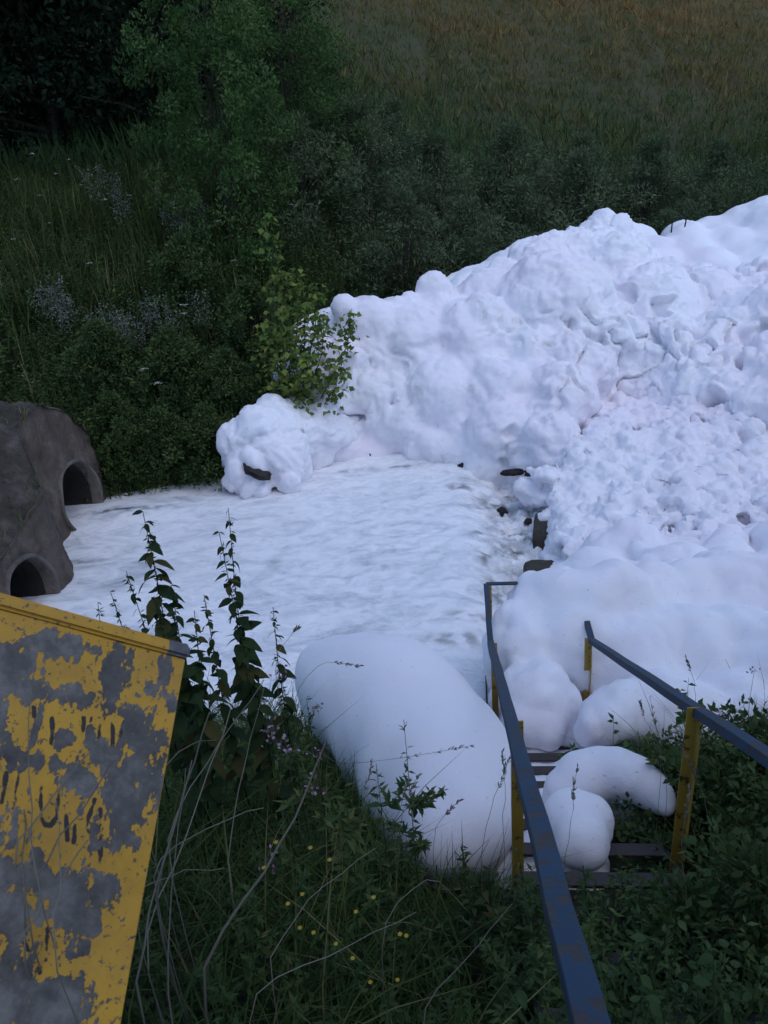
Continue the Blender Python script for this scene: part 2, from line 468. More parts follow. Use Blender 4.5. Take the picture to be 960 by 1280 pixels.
Z = .009 * flow * (1 - drop) + .02 * (1 - drop) - .36 * drop + drop * (.2 * rough - .06) + .035 * (1 - drop) * sst(-3.5, 0, X) * (billow(np.stack([X * 2.2, Y * 2.8, X * 0 + 9], -1), 4, .6) - .3)
Z += .10 * np.exp(-((X + 4.2) / 1.2) ** 2) * (np.exp(-((Y - 8.5) / .5) ** 2) + np.exp(-((Y - 11.4) / .5) ** 2))
me = grid_mesh('stream', X, Y, Z)
cr = sst(.3, .7, drop) * sst(.46, .2, rough) * 1.25 * np.clip(.4 + 1.2 * fbm(np.stack([X * 1.3, Y * 1.3, X * 0 + 2], -1), 2), 0, 1)
dk = np.zeros_like(X)
for (px, py, rx, ry, a) in [(650, 648, .28, .16, .9), (600, 665, .1, .18, .5), (735, 600, 0.1, .1, .3), (605, 690, .08, .12, .8), (585, 770, .35, .08, .45),
                            (150, 645, .7, .07, .75), (95, 705, .3, .1, .5), (390, 580, .3, .1, .6), (640, 600, .2, .12, .6), (700, 630, .2, .2, .4), (575, 610, .2, .1, .6), (620, 615, .25, .12, .8), (640, 670, .2, .2, .7), (655, 700, .2, .2, .6), (620, 720, .12, .3, .6), (500, 585, .35, .06, .5), (440, 590, .3, .06, .4), (570, 800, .3, .1, .5)]:
    q = at_z(px, py, 0)
    a = min(a * 1.4, 1); rx *= 1.3; ry *= 1.3
    dk = np.maximum(dk, a * np.exp(-((X - q[0]) / rx) ** 2 - ((Y - q[1]) / ry) ** 2) * np.clip(.5 + 1.6 * fbm(np.stack([X * 5, Y * 7, X * 0], -1), 3), 0, 1))
a = me.attributes.new('tint', 'FLOAT', 'POINT')
a.data.foreach_set('value', np.clip(np.maximum(cr * .55, dk), 0, 1).astype(np.float32).ravel())
tag(link('stream', me, M_water), kind='structure')

# ------------------------------------------------------------------ culvert headwall
def build_culvert():
    root = empty('culvert', (-4.8, 9.8, 0))
    tag(root, 'weathered concrete culvert headwall with two round outlets pouring foamy water', 'culvert')
    off = np.array(root.location)
    C1 = at_z(53, 772, 0); C2 = at_z(112, 648, 0)
    u1 = np.array([math.sin(math.radians(7)), math.cos(math.radians(7)), 0]); u2 = np.array([math.sin(math.radians(7)), math.cos(math.radians(7)), 0])
    pts = [C1 - u1 * 1.9, C1 + u1 * .95, C2 - u2 * .9, C2 + u2 * .92, C2 + u2 * 1.0 + np.array([-3.0, .7, 0])]
    L = [0]
    for a_, b_ in zip(pts, pts[1:]): L.append(L[-1] + np.linalg.norm(b_ - a_))
    PX = np.array(pts)
    fs = np.linspace(0, L[-1], 900); kk = np.exp(-np.linspace(-2, 2, 41) ** 2); kk /= kk.sum()
    def smth(v): return np.convolve(np.pad(v, 20, mode='reflect', reflect_type='odd'), kk, 'valid')
    fx, fy = smth(np.interp(fs, L, PX[:, 0])), smth(np.interp(fs, L, PX[:, 1]))
    def plan(s): return np.array([np.interp(s, fs, fx), np.interp(s, fs, fy)])
    s1 = 1.9; s2 = L[2] + .9
    r1, z1, r2, z2 = .52, .30, .60, .36
    def ztop(s): return np.interp(s, [0, s1 - .6, s1, L[1], L[2], s2 - .25, s2 + .35, L[3], L[3] + .5, L[4]],
                                  [.75, .95, 1.1, 1.3, 1.95, 2.05, 1.75, 1.15, 1.0, 1.6])
    # face grid, cells inside the outlets dropped and the border snapped to the circle
    S = np.linspace(0, L[4], 210); T = np.linspace(0, 1, 70)
    bm = bmesh.new()
    vs = {}
    for i, s in enumerate(S):
        for j, t in enumerate(T):
            z = -.9 + (ztop(s) + .9) * t
            for (sc, rc, zc) in ((s1, r1, z1), (s2, r2, z2)):
                d = math.hypot(s - sc, z - zc)
                if d < rc + .035:
                    if d < rc - .03: z = None; break
                    k = rc / max(d, 1e-6); sn = sc + (s - sc) * k; z = zc + (z - zc) * k
                    s_ = sn; break
            else: s_ = s
            if z is None: continue
            xy = plan(s_)
            batter = -.10 * max(z, 0)
            vs[i, j] = bm.verts.new((xy[0] + batter - off[0], xy[1] - off[1], z))
    cw = np.array([v.co[:] for v in bm.verts]) + off
    nn = .05 * fbm(cw * 1.5, 4) + .022 * fbm(cw * 6, 4, gain=.6)
    for v, k in zip(bm.verts, nn): v.co.x += float(k)
    for i in range(len(S) - 1):
        for j in range(len(T) - 1):
            k = [(i, j), (i + 1, j), (i + 1, j + 1), (i, j + 1)]
            if all(q in vs for q in k): bm.faces.new([vs[q] for q in k])
    for f in bm.faces: f.smooth = True
    me = bpy.data.meshes.new('headwall'); bm.to_mesh(me); bm.free()
    link('headwall', me, M_conc, root)
    # rough roof slab running back into the bank
    U = np.linspace(0, 1, 60)
    SS, UU = np.meshgrid(S, U, indexing='ij')
    px_ = np.interp(SS, fs, fx); py_ = np.interp(SS, fs, fy); zt = ztop(SS)
    xx = px_ - .10 * zt + .03 - UU * 4.2 ; yy_ = py_ - UU * .3
    zz = zt + .35 * UU ** .8 + .28 * np.sin(np.clip(UU * 6, 0, 1.57)) * .35
    nz = fbm(np.stack([xx * 1.7, yy_ * 1.7, zz], -1), 5, gain=.6)
    zz = zz + .13 * nz * np.clip(UU * 10, 0, 1) - .02 - .05 * np.abs(fbm(np.stack([xx * 3, yy_ * 9, zz], -1), 3))
    link('roof', grid_mesh('roof', xx - off[0], yy_ - off[1], zz), M_roof, root)
    ii = rng.integers(0, xx.shape[0], 2600); jj = (rng.uniform(0, 1, 2600) ** 1.3 * (xx.shape[1] - 1)).astype(int)
    tp = np.stack([xx[ii, jj] - off[0], yy_[ii, jj] - off[1], zz[ii, jj] - .02], -1) + rng.normal(size=(2600, 3)) * np.array([.03, .03, 0])
    sel = perlin(tp * 1.3 + 4) > -.05; tp = tp[sel]; n = len(tp)
    tf = link('roof_grass', Acc().add(blades(tp, rng.uniform(0, 6.283, n), rng.uniform(.06, .24, n), rng.uniform(.006, .014, n), rng.uniform(.3, 1.2, n), rng.uniform(.5, 1, n))).mesh('roof_grass'), M_grass, root)
    tf['kind'] = 'stuff'
    # outlet rings and tubes
    for (sc, rc, zc, uu) in ((s1, r1, z1, u1), (s2, r2, z2, u2)):
        xy = plan(sc); nrm = np.array([uu[1], -uu[0], 0])
        ctr = np.array([xy[0], xy[1], zc]) - off
        A = np.linspace(0, 2 * math.pi, 49)
        prof = [(rc + .035, -.05), (rc + .04, .02), (rc + .03, .04), (rc - .005, .035), (rc - .02, .02), (rc - .02, -.2)]
        V = np.array([[ctr + uu * rr * math.cos(a) + np.array([0, 0, 1]) * rr * math.sin(a)
                       + nrm * (dd + .012 * math.sin(a * 5 + 1)) - np.array([.10 * max(zc + rr * math.sin(a), 0), 0, 0])
                       for a in A] for rr, dd in prof])
        ring = link('pipe_rim', grid_mesh('pipe_rim', V[..., 0], V[..., 1], V[..., 2]), M_pipe, root)
        V = np.array([[ctr + uu * rr * math.cos(a) + np.array([0, 0, 1]) * rr * math.sin(a) + nrm * dd - np.array([.10 * max(zc + rr * math.sin(a), 0), 0, 0])
                       for a in A] for rr, dd in [(rc - .02, -.15), (rc - .03, -3.0), (rc - .03, -7.0), (.01, -7.01)]])
        link('pipe', grid_mesh('pipe', V[..., 0], V[..., 1], V[..., 2]), M_rock, root)  # shade inside the tube painted in with the dark rock colour
build_culvert()

# ------------------------------------------------------------------ foam
def eval_mesh(ob, name):
    dg = bpy.context.evaluated_depsgraph_get()
    me = bpy.data.meshes.new_from_object(ob.evaluated_get(dg))
    me.name = name
    return me
_ico = {}
def ico(sub):
    if sub not in _ico:
        bm = bmesh.new(); bmesh.ops.create_icosphere(bm, subdivisions=sub, radius=1)
        V = np.array([v.co[:] for v in bm.verts]); T = np.array([[v.index for v in f.verts] for f in bm.faces]); bm.free()
        _ico[sub] = (V, T)
    return _ico[sub]
def foam_object(name, C, R, voxel, smooth, disp, mat_, sq=(1, 1, 1), sub=2, origin=None):
    """union of many puffs, voxel-remeshed to one skin, then billowed along its normals"""
    C = np.asarray(C, float); R = np.asarray(R, float)
    if R.ndim == 1: R = R[:, None] * np.array(sq)
    V0, T0 = ico(sub)
    V = (C[:, None] + V0[None] * R[:, None]).reshape(-1, 3)
    T = (T0[None] + (np.arange(len(C)) * len(V0))[:, None, None]).reshape(-1, 3)
    tmp = link('tmp', tri_mesh('tmp', V, T))
    md = tmp.modifiers.new('r', 'REMESH'); md.mode = 'VOXEL'; md.voxel_size = voxel
    if smooth:
        sm = tmp.modifiers.new('s', 'SMOOTH'); sm.iterations = smooth; sm.factor = .5
    me = eval_mesh(tmp, name)
    bpy.data.objects.remove(tmp)
    n = len(me.vertices)
    co = np.empty(n * 3, np.float32); me.vertices.foreach_get('co', co); co = co.reshape(-1, 3).astype(float)
    nr = np.empty(n * 3, np.float32); me.vertex_normals.foreach_get('vector', nr); nr = nr.reshape(-1, 3).astype(float)
    co += nr * disp(co)[:, None]
    o0 = np.array([co[:, 0].mean(), co[:, 1].mean(), co[:, 2].min()])
    co -= o0
    me.vertices.foreach_set('co', co.astype(np.float32).ravel())
    me.polygons.foreach_set('use_smooth', np.ones(len(me.polygons), bool))
    me.update()
    ob = link(name, me, mat_)
    ob.location = tuple(o0)
    return ob

# big heap along the far side of the stream: base and crest columns read off the photo
cols = [((395, 572, 0), (425, 395, 14.2)), ((440, 566, 0), (450, 385, 14.4)), ((500, 572, 0), (535, 372, 14.8)), ((560, 575, 0), (575, 366, 15.0)),
        ((610, 582, 0), (650, 330, 15.8)), ((690, 590, .05), (710, 300, 16.4)), ((735, 520, .35), (765, 284, 17.2)), ((800, 505, .5), (800, 318, 16.8)),
        ((870, 515, .6), (850, 346, 16.4)), ((920, 520, .6), (905, 352, 16.2)), ((960, 525, .65), (945, 340, 16.2)), ((1040, 535, .7), (1030, 330, 16.5)),
        ((1180, 560, .7), (1160, 310, 17))]
B = np.array([at_z(*b) for b, r in cols]); Rg = np.array([at_y(*r) for b, r in cols])
uu = np.linspace(0, 1, len(cols))
C, R = [], []
for u in np.linspace(0, 1, 58):
    b = np.array([np.interp(u, uu, B[:, k]) for k in range(3)]); r = np.array([np.interp(u, uu, Rg[:, k]) for k in range(3)])
    hgt = r[2] - b[2]
    for v in np.linspace(0, 1, 7):
        rad = rng.uniform(.32, .8) * (.8 + .2 * v)
        vv = np.clip(v + rng.uniform(-.08, .08), 0, 1)
        p = np.array([b[0] + (r[0] - b[0]) * vv, b[1] + (r[1] - b[1]) * vv ** 1.5, b[2] + hgt * vv ** .85])
        p += rng.normal(size=3) * np.array([.2, .2, .06])
        p[1] += rad * .85; p[2] -= rad * (.85 * vv)
        C.append(p); R.append(rad)
    for w in np.linspace(0.15, 1, 5):                                   # body behind the face
        p = b + (r - b) * .5
        C.append(np.array([p[0], b[1] + .9 + (r[1] - b[1]) * w, max(.2, b[2] + hgt * w - .9)])); R.append(.85)
    for w in (.5, 1.1, 1.8, 2.6):                                       # back slope
        C.append(r + np.array([rng.normal() * .2, w, -.6 - .45 * w + rng.normal() * .06])); R.append(rng.uniform(.45, .65))
for px, py, rp in [(490, 515, 55), (560, 502, 62), (640, 512, 60), (448, 530, 38), (600, 440, 72), (520, 432, 60), (700, 400, 85), (765, 345, 60), (825, 400, 70), (680, 335, 42), (470, 420, 50), (890, 385, 50),
                   (655, 550, 38), (740, 468, 45), (545, 395, 40), (610, 370, 40), (720, 320, 40), (850, 450, 45), (930, 430, 50), (940, 392, 40), (900, 480, 35), (780, 440, 50), (1000, 420, 70), (1060, 380, 70)]:
    # sit each pillow on the face between the base and crest columns
    ub = np.interp(px, [r_[0] * .5 + b_[0] * .5 for b_, r_ in cols], uu)
    b = np.array([np.interp(ub, uu, B[:, k]) for k in range(3)]); r = np.array([np.interp(ub, uu, Rg[:, k]) for k in range(3)])
    pyb = np.interp(ub, uu, [b_[1] for b_, r_ in cols]); pyr = np.interp(ub, uu, [r_[1] for b_, r_ in cols])
    vv = np.clip((pyb - py) / (pyb - pyr), 0, 1)
    yy_ = b[1] + (r[1] - b[1]) * vv ** 1.5
    q = at_y(px, py, yy_); dep = (q - CAM) @ FW; rad = rp / FPX * dep
    C.append(q + np.array([0, rad * .55, -.1])); R.append(rad)
for u in np.linspace(0, 1, 90):                                          # knobbly crest
    r = np.array([np.interp(u, uu, Rg[:, k]) for k in range(3)])
    C.append(r + np.array([rng.normal() * .1, rng.uniform(-.15, .4), -.12 + rng.uniform(-.14, .2)])); R.append(rng.uniform(.1, .36))
def heap_disp(p):
    q = warp(p, .9, .5) * np.array([1, 1, .6])
    d = .22 * (billow(q * .75 + 2, 2, .35) - .3)                        # big soft pillows with drooping folds
    w_ = warp(p, 1.7, .35)
    torn = np.clip(.45 + .9 * perlin(p * .45 + 12) + .35 * sst(2.5, 6.0, p[:, 0]) - .25 * sst(1.0, 2.2, p[:, 2]) * sst(3.5, 1.0, p[:, 0]), .12, 1)
    d += torn * .15 * (billow(w_ * np.array([2.0, 2.0, 1.5]) + 7, 5, .58) - .38)
    hole = .45 * sst(.10, .0, np.abs(perlin(w_ * np.array([2.1, 2.1, 1.0]) + 8))) * sst(.02, .4, perlin(p * .8 + 19))
    hole = np.maximum(hole, .9 * sst(.30, .62, perlin(w_ * 2.1 + 40)))
    d -= .42 * hole * torn * sst(3.0, 2.2, p[:, 2])
    return d + .018 * fbm(p * 8, 4, gain=.62)
heap = foam_object('foam_heap', C, R, .042, 16, heap_disp, M_foam)
tag(heap, 'long high heap of billowing white foam along the far bank', 'foam')

# farther smooth ridge behind the crest
C, R = [], []
for px, py, y, rad in [(770, 300, 20, .5), (810, 300, 20.2, .5), (850, 297, 20.5, .6), (890, 293, 20.7, .65), (925, 290, 20.5, .7), (955, 284, 20.3, .75), (990, 285, 20.3, .8), (1040, 280, 20.5, .9), (1100, 280, 20.5, .9)]:
    q = at_y(px, py, y)
    for w in np.linspace(0, 1, 5):
        C.append(q + np.array([rng.normal() * .1, -2.6 * w, -1.0 * w + .25 * rng.normal() * .3])); R.append(rad * (1 + .2 * w))
    C.append(q + np.array([0, .6, -.7])); R.append(rad)
    C.append(q + np.array([0, .2, -1.4])); R.append(rad * 1.2)
    C.append(q + np.array([0, -1.2, -1.9])); R.append(rad * 1.3)
tag(foam_object('foam_ridge', C, R, .07, 40, lambda p: .10 * (billow(p * .9, 3) - .3), M_foam_s),
    'smooth lilac-white foam ridge behind the heap crest with a bent twig', 'foam')

# lump against the left bank
C, R = [], []
for px, py, rp, y in [(330, 545, 42, 12.4), (315, 580, 34, 12.1), (350, 570, 36, 12.2), (305, 555, 30, 12.3), (345, 530, 34, 12.6), (360, 600, 18, 11.9), (320, 605, 24, 11.9), (300, 600, 18, 12.0),
                      (372, 545, 34, 12.8), (395, 535, 34, 13.1), (375, 520, 22, 13.2), (412, 545, 34, 13.3), (405, 565, 20, 13.1), (430, 545, 30, 13.6)]:
    q = at_y(px, py, y); dep = (q - CAM) @ FW
    C.append(q); R.append(rp / FPX * dep)
    C.append(q + np.array([0, .25, -.35])); R.append(rp / FPX * dep)
tag(foam_object('foam_lump', C, R, .03, 14, lambda p: .2 * (billow(warp(p, 1.5, .3) * 1.5, 4, .5) - .3) + .012 * fbm(p * 8, 3), M_foam_s),
    'rounded foam lump resting against the weedy bank with dark debris peeping out', 'foam')

# broken, rubbly foam filling the pool right of the weir
poly = np.array([(650, 592), (700, 585), (740, 515), (800, 500), (960, 515), (1120, 545), (1120, 760), (960, 760), (830, 745), (750, 735), (700, 720), (700, 660), (690, 620)], float)
def inpoly(x, y, pg):
    ins = np.zeros(len(x), bool); j = len(pg) - 1
    for i in range(len(pg)):
        xi, yi = pg[i]; xj, yj = pg[j]
        ins ^= ((yi > y) != (yj > y)) & (x < (xj - xi) * (y - yi) / (yj - yi + 1e-12) + xi); j = i
    return ins
qx = rng.uniform(640, 1120, 9000); qy = rng.uniform(495, 765, 9000)
# even density on the ground rather than in the picture
wq = np.array([at_z(a_, b_, 0)[1] for a_, b_ in zip(qx, qy)])
keep = inpoly(qx, qy, poly) & (rng.uniform(size=9000) < (wq / 15.0) ** 2.2)
qx, qy = qx[keep], qy[keep]
C, R = [], []
for a_, b_ in zip(qx, qy):
    q = at_z(a_, b_, 0); g = .55 * float(sst(9, 14, q[1]))
    rad = min(.06 + rng.exponential(.05), .3)
    q = at_z(a_, b_, g) ; q[2] = g + rng.uniform(-.04, .16) + .14 * float(perlin(np.array([q * 1.6]))[0])
    C.append(q); R.append(rad)
nbig = 420
k = rng.integers(0, len(qx), nbig)
for i in k:
    q = C[i].copy(); q[2] -= .32; C.append(q); R.append(.36)
tag(foam_object('foam_rubble', C, R, .03, 9,
                lambda p: .11 * fbm(p * 2.0, 3, gain=.5) + .06 * (billow(warp(p, 3.0, .15) * 4.0, 5, .6) - .38) - .12 * sst(.42, .62, perlin(p * 3.1 + 50)), M_foam_r, sub=1, sq=(1, 1, .7)), kind='stuff')

def px_spheres(lst):
    C, R = [], []
    for px, py, d, rp in lst:
        C.append(at_d(px, py, d)); R.append(rp / FPX * d)
    return C, R
# misty smooth billow burying the platform and the foot of the stairs
C, R = px_spheres([(668, 868, 6.55, 46), (690, 880, 6.5, 40), (640, 860, 6.6, 26), (650, 905, 6.35, 26), (685, 912, 6.3, 22), (655, 808, 7.0, 44), (640, 780, 7.15, 30), (690, 790, 7.3, 62), (720, 812, 7.1, 62), (745, 780, 7.6, 62), (800, 770, 7.8, 66),
                   (850, 765, 8.0, 70), (905, 755, 8.1, 72), (960, 770, 8.0, 80), (1020, 780, 7.8, 90), (790, 830, 7.0, 74), (850, 830, 7.1, 80), (910, 830, 7.2, 80), (970, 850, 6.8, 80),
                   (757, 902, 6.0, 40), (775, 890, 6.1, 45), (740, 912, 5.9, 30), (820, 890, 6.2, 60), (870, 900, 6.3, 55), (830, 915, 6.1, 40), (920, 900, 6.4, 60), (705, 765, 7.8, 45), (1060, 840, 7.2, 90), (690, 750, 8.0, 28)])
corner = at_z(710, 744, 1.15)
for dx, dy, dz, r_ in ((0, .1, -.08, .34), (.25, 0, -.1, .36), (-.2, .25, -.22, .26), (.1, -.25, -.3, .36), (.5, .1, -.15, .4)):
    C.append(corner + np.array([dx, dy, dz])); R.append(r_)
for k in range(46):
    px_, py_ = rng.uniform(705, 1060), rng.uniform(685, 745)
    q = at_z(px_, py_, .25); C.append(q + np.array([0, 0, rng.uniform(-.2, .1)])); R.append(rng.uniform(.18, .42))
n0 = len(C)
for i in range(n0):
    C.append(C[i] + np.array([0, .35, -.5])); R.append(R[i] * 1.05)
tag(foam_object('foam_billow', C, R, .036, 34, lambda p: .17 * (billow(warp(p, .8, .4) * 1.15, 3, .42) - .3) + .008 * fbm(p * 6, 3), M_foam_s),
    'soft misty foam billow swallowing the foot of the stairs and right railing', 'foam')

# long tongue of foam on the near bank
C, R = [], []
tl = [(405, 835, 6.35, 40), (425, 850, 6.2, 62), (455, 865, 6.0, 78), (490, 880, 5.7, 88), (515, 908, 5.4, 94), (542, 938, 5.05, 94), (565, 965, 4.75, 92), (575, 1000, 4.45, 84), (575, 1030, 4.2, 74),
      (555, 1045, 4.1, 62), (600, 1040, 4.15, 52), (470, 930, 5.5, 60), (510, 980, 4.9, 70), (530, 1020, 4.5, 62), (580, 900, 5.4, 32), (602, 950, 4.9, 40), (612, 1010, 4.4, 38), (540, 1062, 4.05, 40)]
C, R = px_spheres(tl)
for i in range(len(tl)):
    C.append(C[i] + np.array([0, .12, -.3])); R.append(R[i] * .95)
tag(foam_object('foam_tongue', C, R, .04, 130, lambda p: .02 + .06 * (billow(p * .8, 2, .35) - .3) + .004 * fbm(p * 6, 3), M_foam_s),
    'large smooth tongue of foam slumped on the grassy bank left of the stairs', 'foam')

C, R = px_spheres([(700, 1005, 4.55, 26), (712, 990, 4.55, 34), (730, 975, 4.55, 38), (750, 966, 4.55, 34), (772, 965, 4.5, 33), (793, 972, 4.45, 31), (812, 985, 4.4, 28), (824, 998, 4.35, 22), (832, 1008, 4.3, 14), (720, 1010, 4.6, 36), (745, 1005, 4.7, 30), (770, 1015, 4.75, 26)])
tag(foam_object('foam_arch', C, R, .018, 14, lambda p: .012 * (billow(p * 3, 2, .4) - .3), M_foam_s),
    'curved foam blob arching over the stair treads', 'foam')
C, R = px_spheres([(722, 1032, 4.15, 42), (735, 1025, 4.15, 34), (714, 1020, 4.2, 36), (728, 1050, 4.0, 36), (735, 1062, 3.95, 26), (718, 1058, 3.98, 26), (748, 1040, 4.1, 20)])
tag(foam_object('foam_clump', C, R, .016, 14, lambda p: .012 * (billow(p * 3 + 3, 2, .4) - .3), M_foam_s),
    'small rounded foam clump on the treads below the foam arch', 'foam')

# ------------------------------------------------------------------ staircase
RZ = 1.15
BL = at_z(613, 800, RZ); BR = at_z(740, 800, RZ)
D = ray(586, 699); D /= np.linalg.norm(D)
Ddir = np.array([D[0], D[1], 0]); Ddir /= np.linalg.norm(Ddir)
Wd = np.array([Ddir[1], -Ddir[0], 0])
WID = float((BR - BL) @ Wd)
BR = BL + Wd * WID
def bar(name, a, b, w, h, mat_, parent, roll_ref=(0, 0, 1), prof='L', bev=.002):
    """steel section from a to b: L angle or flat bar; w across, h down"""
    a = np.asarray(a, float); b = np.asarray(b, float)
    d = unit(b - a); ref = np.array(roll_ref, float)
    sd_ = unit(np.cross(d, ref)); up = np.cross(sd_, d)
    t = .006
    if prof == 'L': pf = [(-w / 2, 0), (w / 2, 0), (w / 2, -t), (-w / 2 + t, -t), (-w / 2 + t, -h), (-w / 2, -h)]
    else: pf = [(-w / 2, 0), (w / 2, 0), (w / 2, -h), (-w / 2, -h)]
    bm = bmesh.new()
    nseg = max(1, int(np.linalg.norm(b - a) / .25)) if prof == 'L' else 1
    rings = []
    for k in range(nseg + 1):
        c = a + (b - a) * k / nseg + (rng.normal(size=3) * .003 * .4 if 0 < k < nseg else 0)
        rings.append([bm.verts.new(tuple(c + sd_ * x + up * y)) for x, y in pf])
    n = len(pf)
    for r0, r1 in zip(rings, rings[1:]):
        for j in range(n): bm.faces.new((r0[j], r0[(j + 1) % n], r1[(j + 1) % n], r1[j]))
    bm.faces.new(rings[0][::-1]); bm.faces.new(rings[-1])
    bmesh.ops.recalc_face_normals(bm, faces=bm.faces)
    if bev: bmesh.ops.bevel(bm, geom=[e for e in bm.edges], offset=bev, segments=1, affect='EDGES', clamp_overlap=True)
    off = np.array(parent.location) if parent else 0
    for v in bm.verts: v.co -= Vector(off)
    me = bpy.data.meshes.new(name); bm.to_mesh(me); bm.free()
    return link(name, me, mat_, parent)
def build_stairs():
    base = (BL + BR) / 2; base = base - np.array([0, 0, .95])
    root = empty('metal_staircase', base)
    tag(root, 'steep metal staircase with blue handrails and yellow posts running down into foam', 'staircase')
    z = np.array([0, 0, 1.0]); TL = -.97
    TOP = 6.6
    for P, sgn in ((BL, -1), (BR, 1)):
        e = P + Ddir * .95
        bar('handrail', P - D * TOP, P, .055, .045, M_rail, root)
        bar('landing_rail', P - D * .02, e, .05, .04, M_rail, root)
        for t, ex in ((0.02, 0), (3.1 if sgn > 0 else 3.2, 0), (6.2, 0)):
            q = P - D * t
            bar('post', q - z * .012, q - z * (1.12 + ex), .055, .055, M_post, root, roll_ref=tuple(Wd * sgn))
        bar('post', e - z * .012, e - z * 1.25, .05, .05, M_post, root, roll_ref=tuple(Wd * sgn))
        s0 = P + z * (TL - .015) - Wd * sgn * .03
        bar('stringer', s0 - D * TOP, s0 + D * .05, .03, .13, M_tread, root, prof='flat')
        bar('landing_beam', s0, s0 + Ddir * 1.0, .03, .1, M_tread, root, prof='flat')
    bar('end_rail', BL + Ddir * .95, BR + Ddir * .95, .05, .04, M_rail, root)
    t = .22
    while t < TOP:
        c = -D * t + z * TL
        bar('tread', BL + c + Wd * .045, BR + c - Wd * .045, 0.078, .022, M_tread, root, prof='flat')
        t += .385
    # landing deck: open steel mesh
    bmg = Acc()
    P, T = [], []
    def box(c, ax, ay, az):
        n = len(P) * 8
        P.append(np.array([c + sx * ax + sy * ay + sz * az for sx in (-1, 1) for sy in (-1, 1) for sz in (-1, 1)]))
        for f in ((0, 1, 3, 2), (4, 6, 7, 5), (0, 4, 5, 1), (2, 3, 7, 6), (0, 2, 6, 4), (1, 5, 7, 3)): T.append([n + k for k in f])
    o = BL + z * TL - np.array(root.location) + z * .012
    for k in range(22): box(o + Ddir * (.02 + k * .044) + Wd * WID / 2, Wd * (WID / 2 - .02), Ddir * .004, z * .01)
    for k in range(22):
        for j in range(20): box(o + Wd * (.03 + j * .042 + (.02 if k % 2 else 0)) + Ddir * (.042 + k * .044), Ddir * .019, Wd * .003, z * .0085)
    link('landing_grating', tri_mesh('landing_grating', np.concatenate(P), T), M_tread, root)
    # side mesh panel on the stream side of the landing
    P.clear(); T.clear()
    o = BL - np.array(root.location) - Wd * .05 - D * .55
    nb, nh = 12, 9
    sl = D * 1.0
    for j in range(nh + 1): box(o + sl * .28 - z * (.38 + j * .06), sl * .28, z * .004, Wd * .004)
    for j in range(nh):
        for k in range(nb): box(o + sl * (.02 + (k + (.5 if j % 2 else 0)) * .045) - z * (.41 + j * .06), z * .03, sl * .003, Wd * .003)
    link('mesh_panel', tri_mesh('mesh_panel', np.concatenate(P), T), M_tread, root)
build_stairs()

# foam caught under the upper treads
C, R = [], []
for t in np.arange(.25, 2.95, .14):
    for w in np.arange(.04, WID * (.92 if t < 1.6 else .62), .13):
        C.append(BL - D * t + Wd * w + np.array([0, 0, -1.14]) + rng.normal(size=3) * .02); R.append(.13)
tag(foam_object('foam_drift', C, R, .03, 8, lambda p: .015 * (billow(p * 3, 2, .4) - .3), M_foam_s),
    'flat foam drift showing white between the stair treads', 'foam')

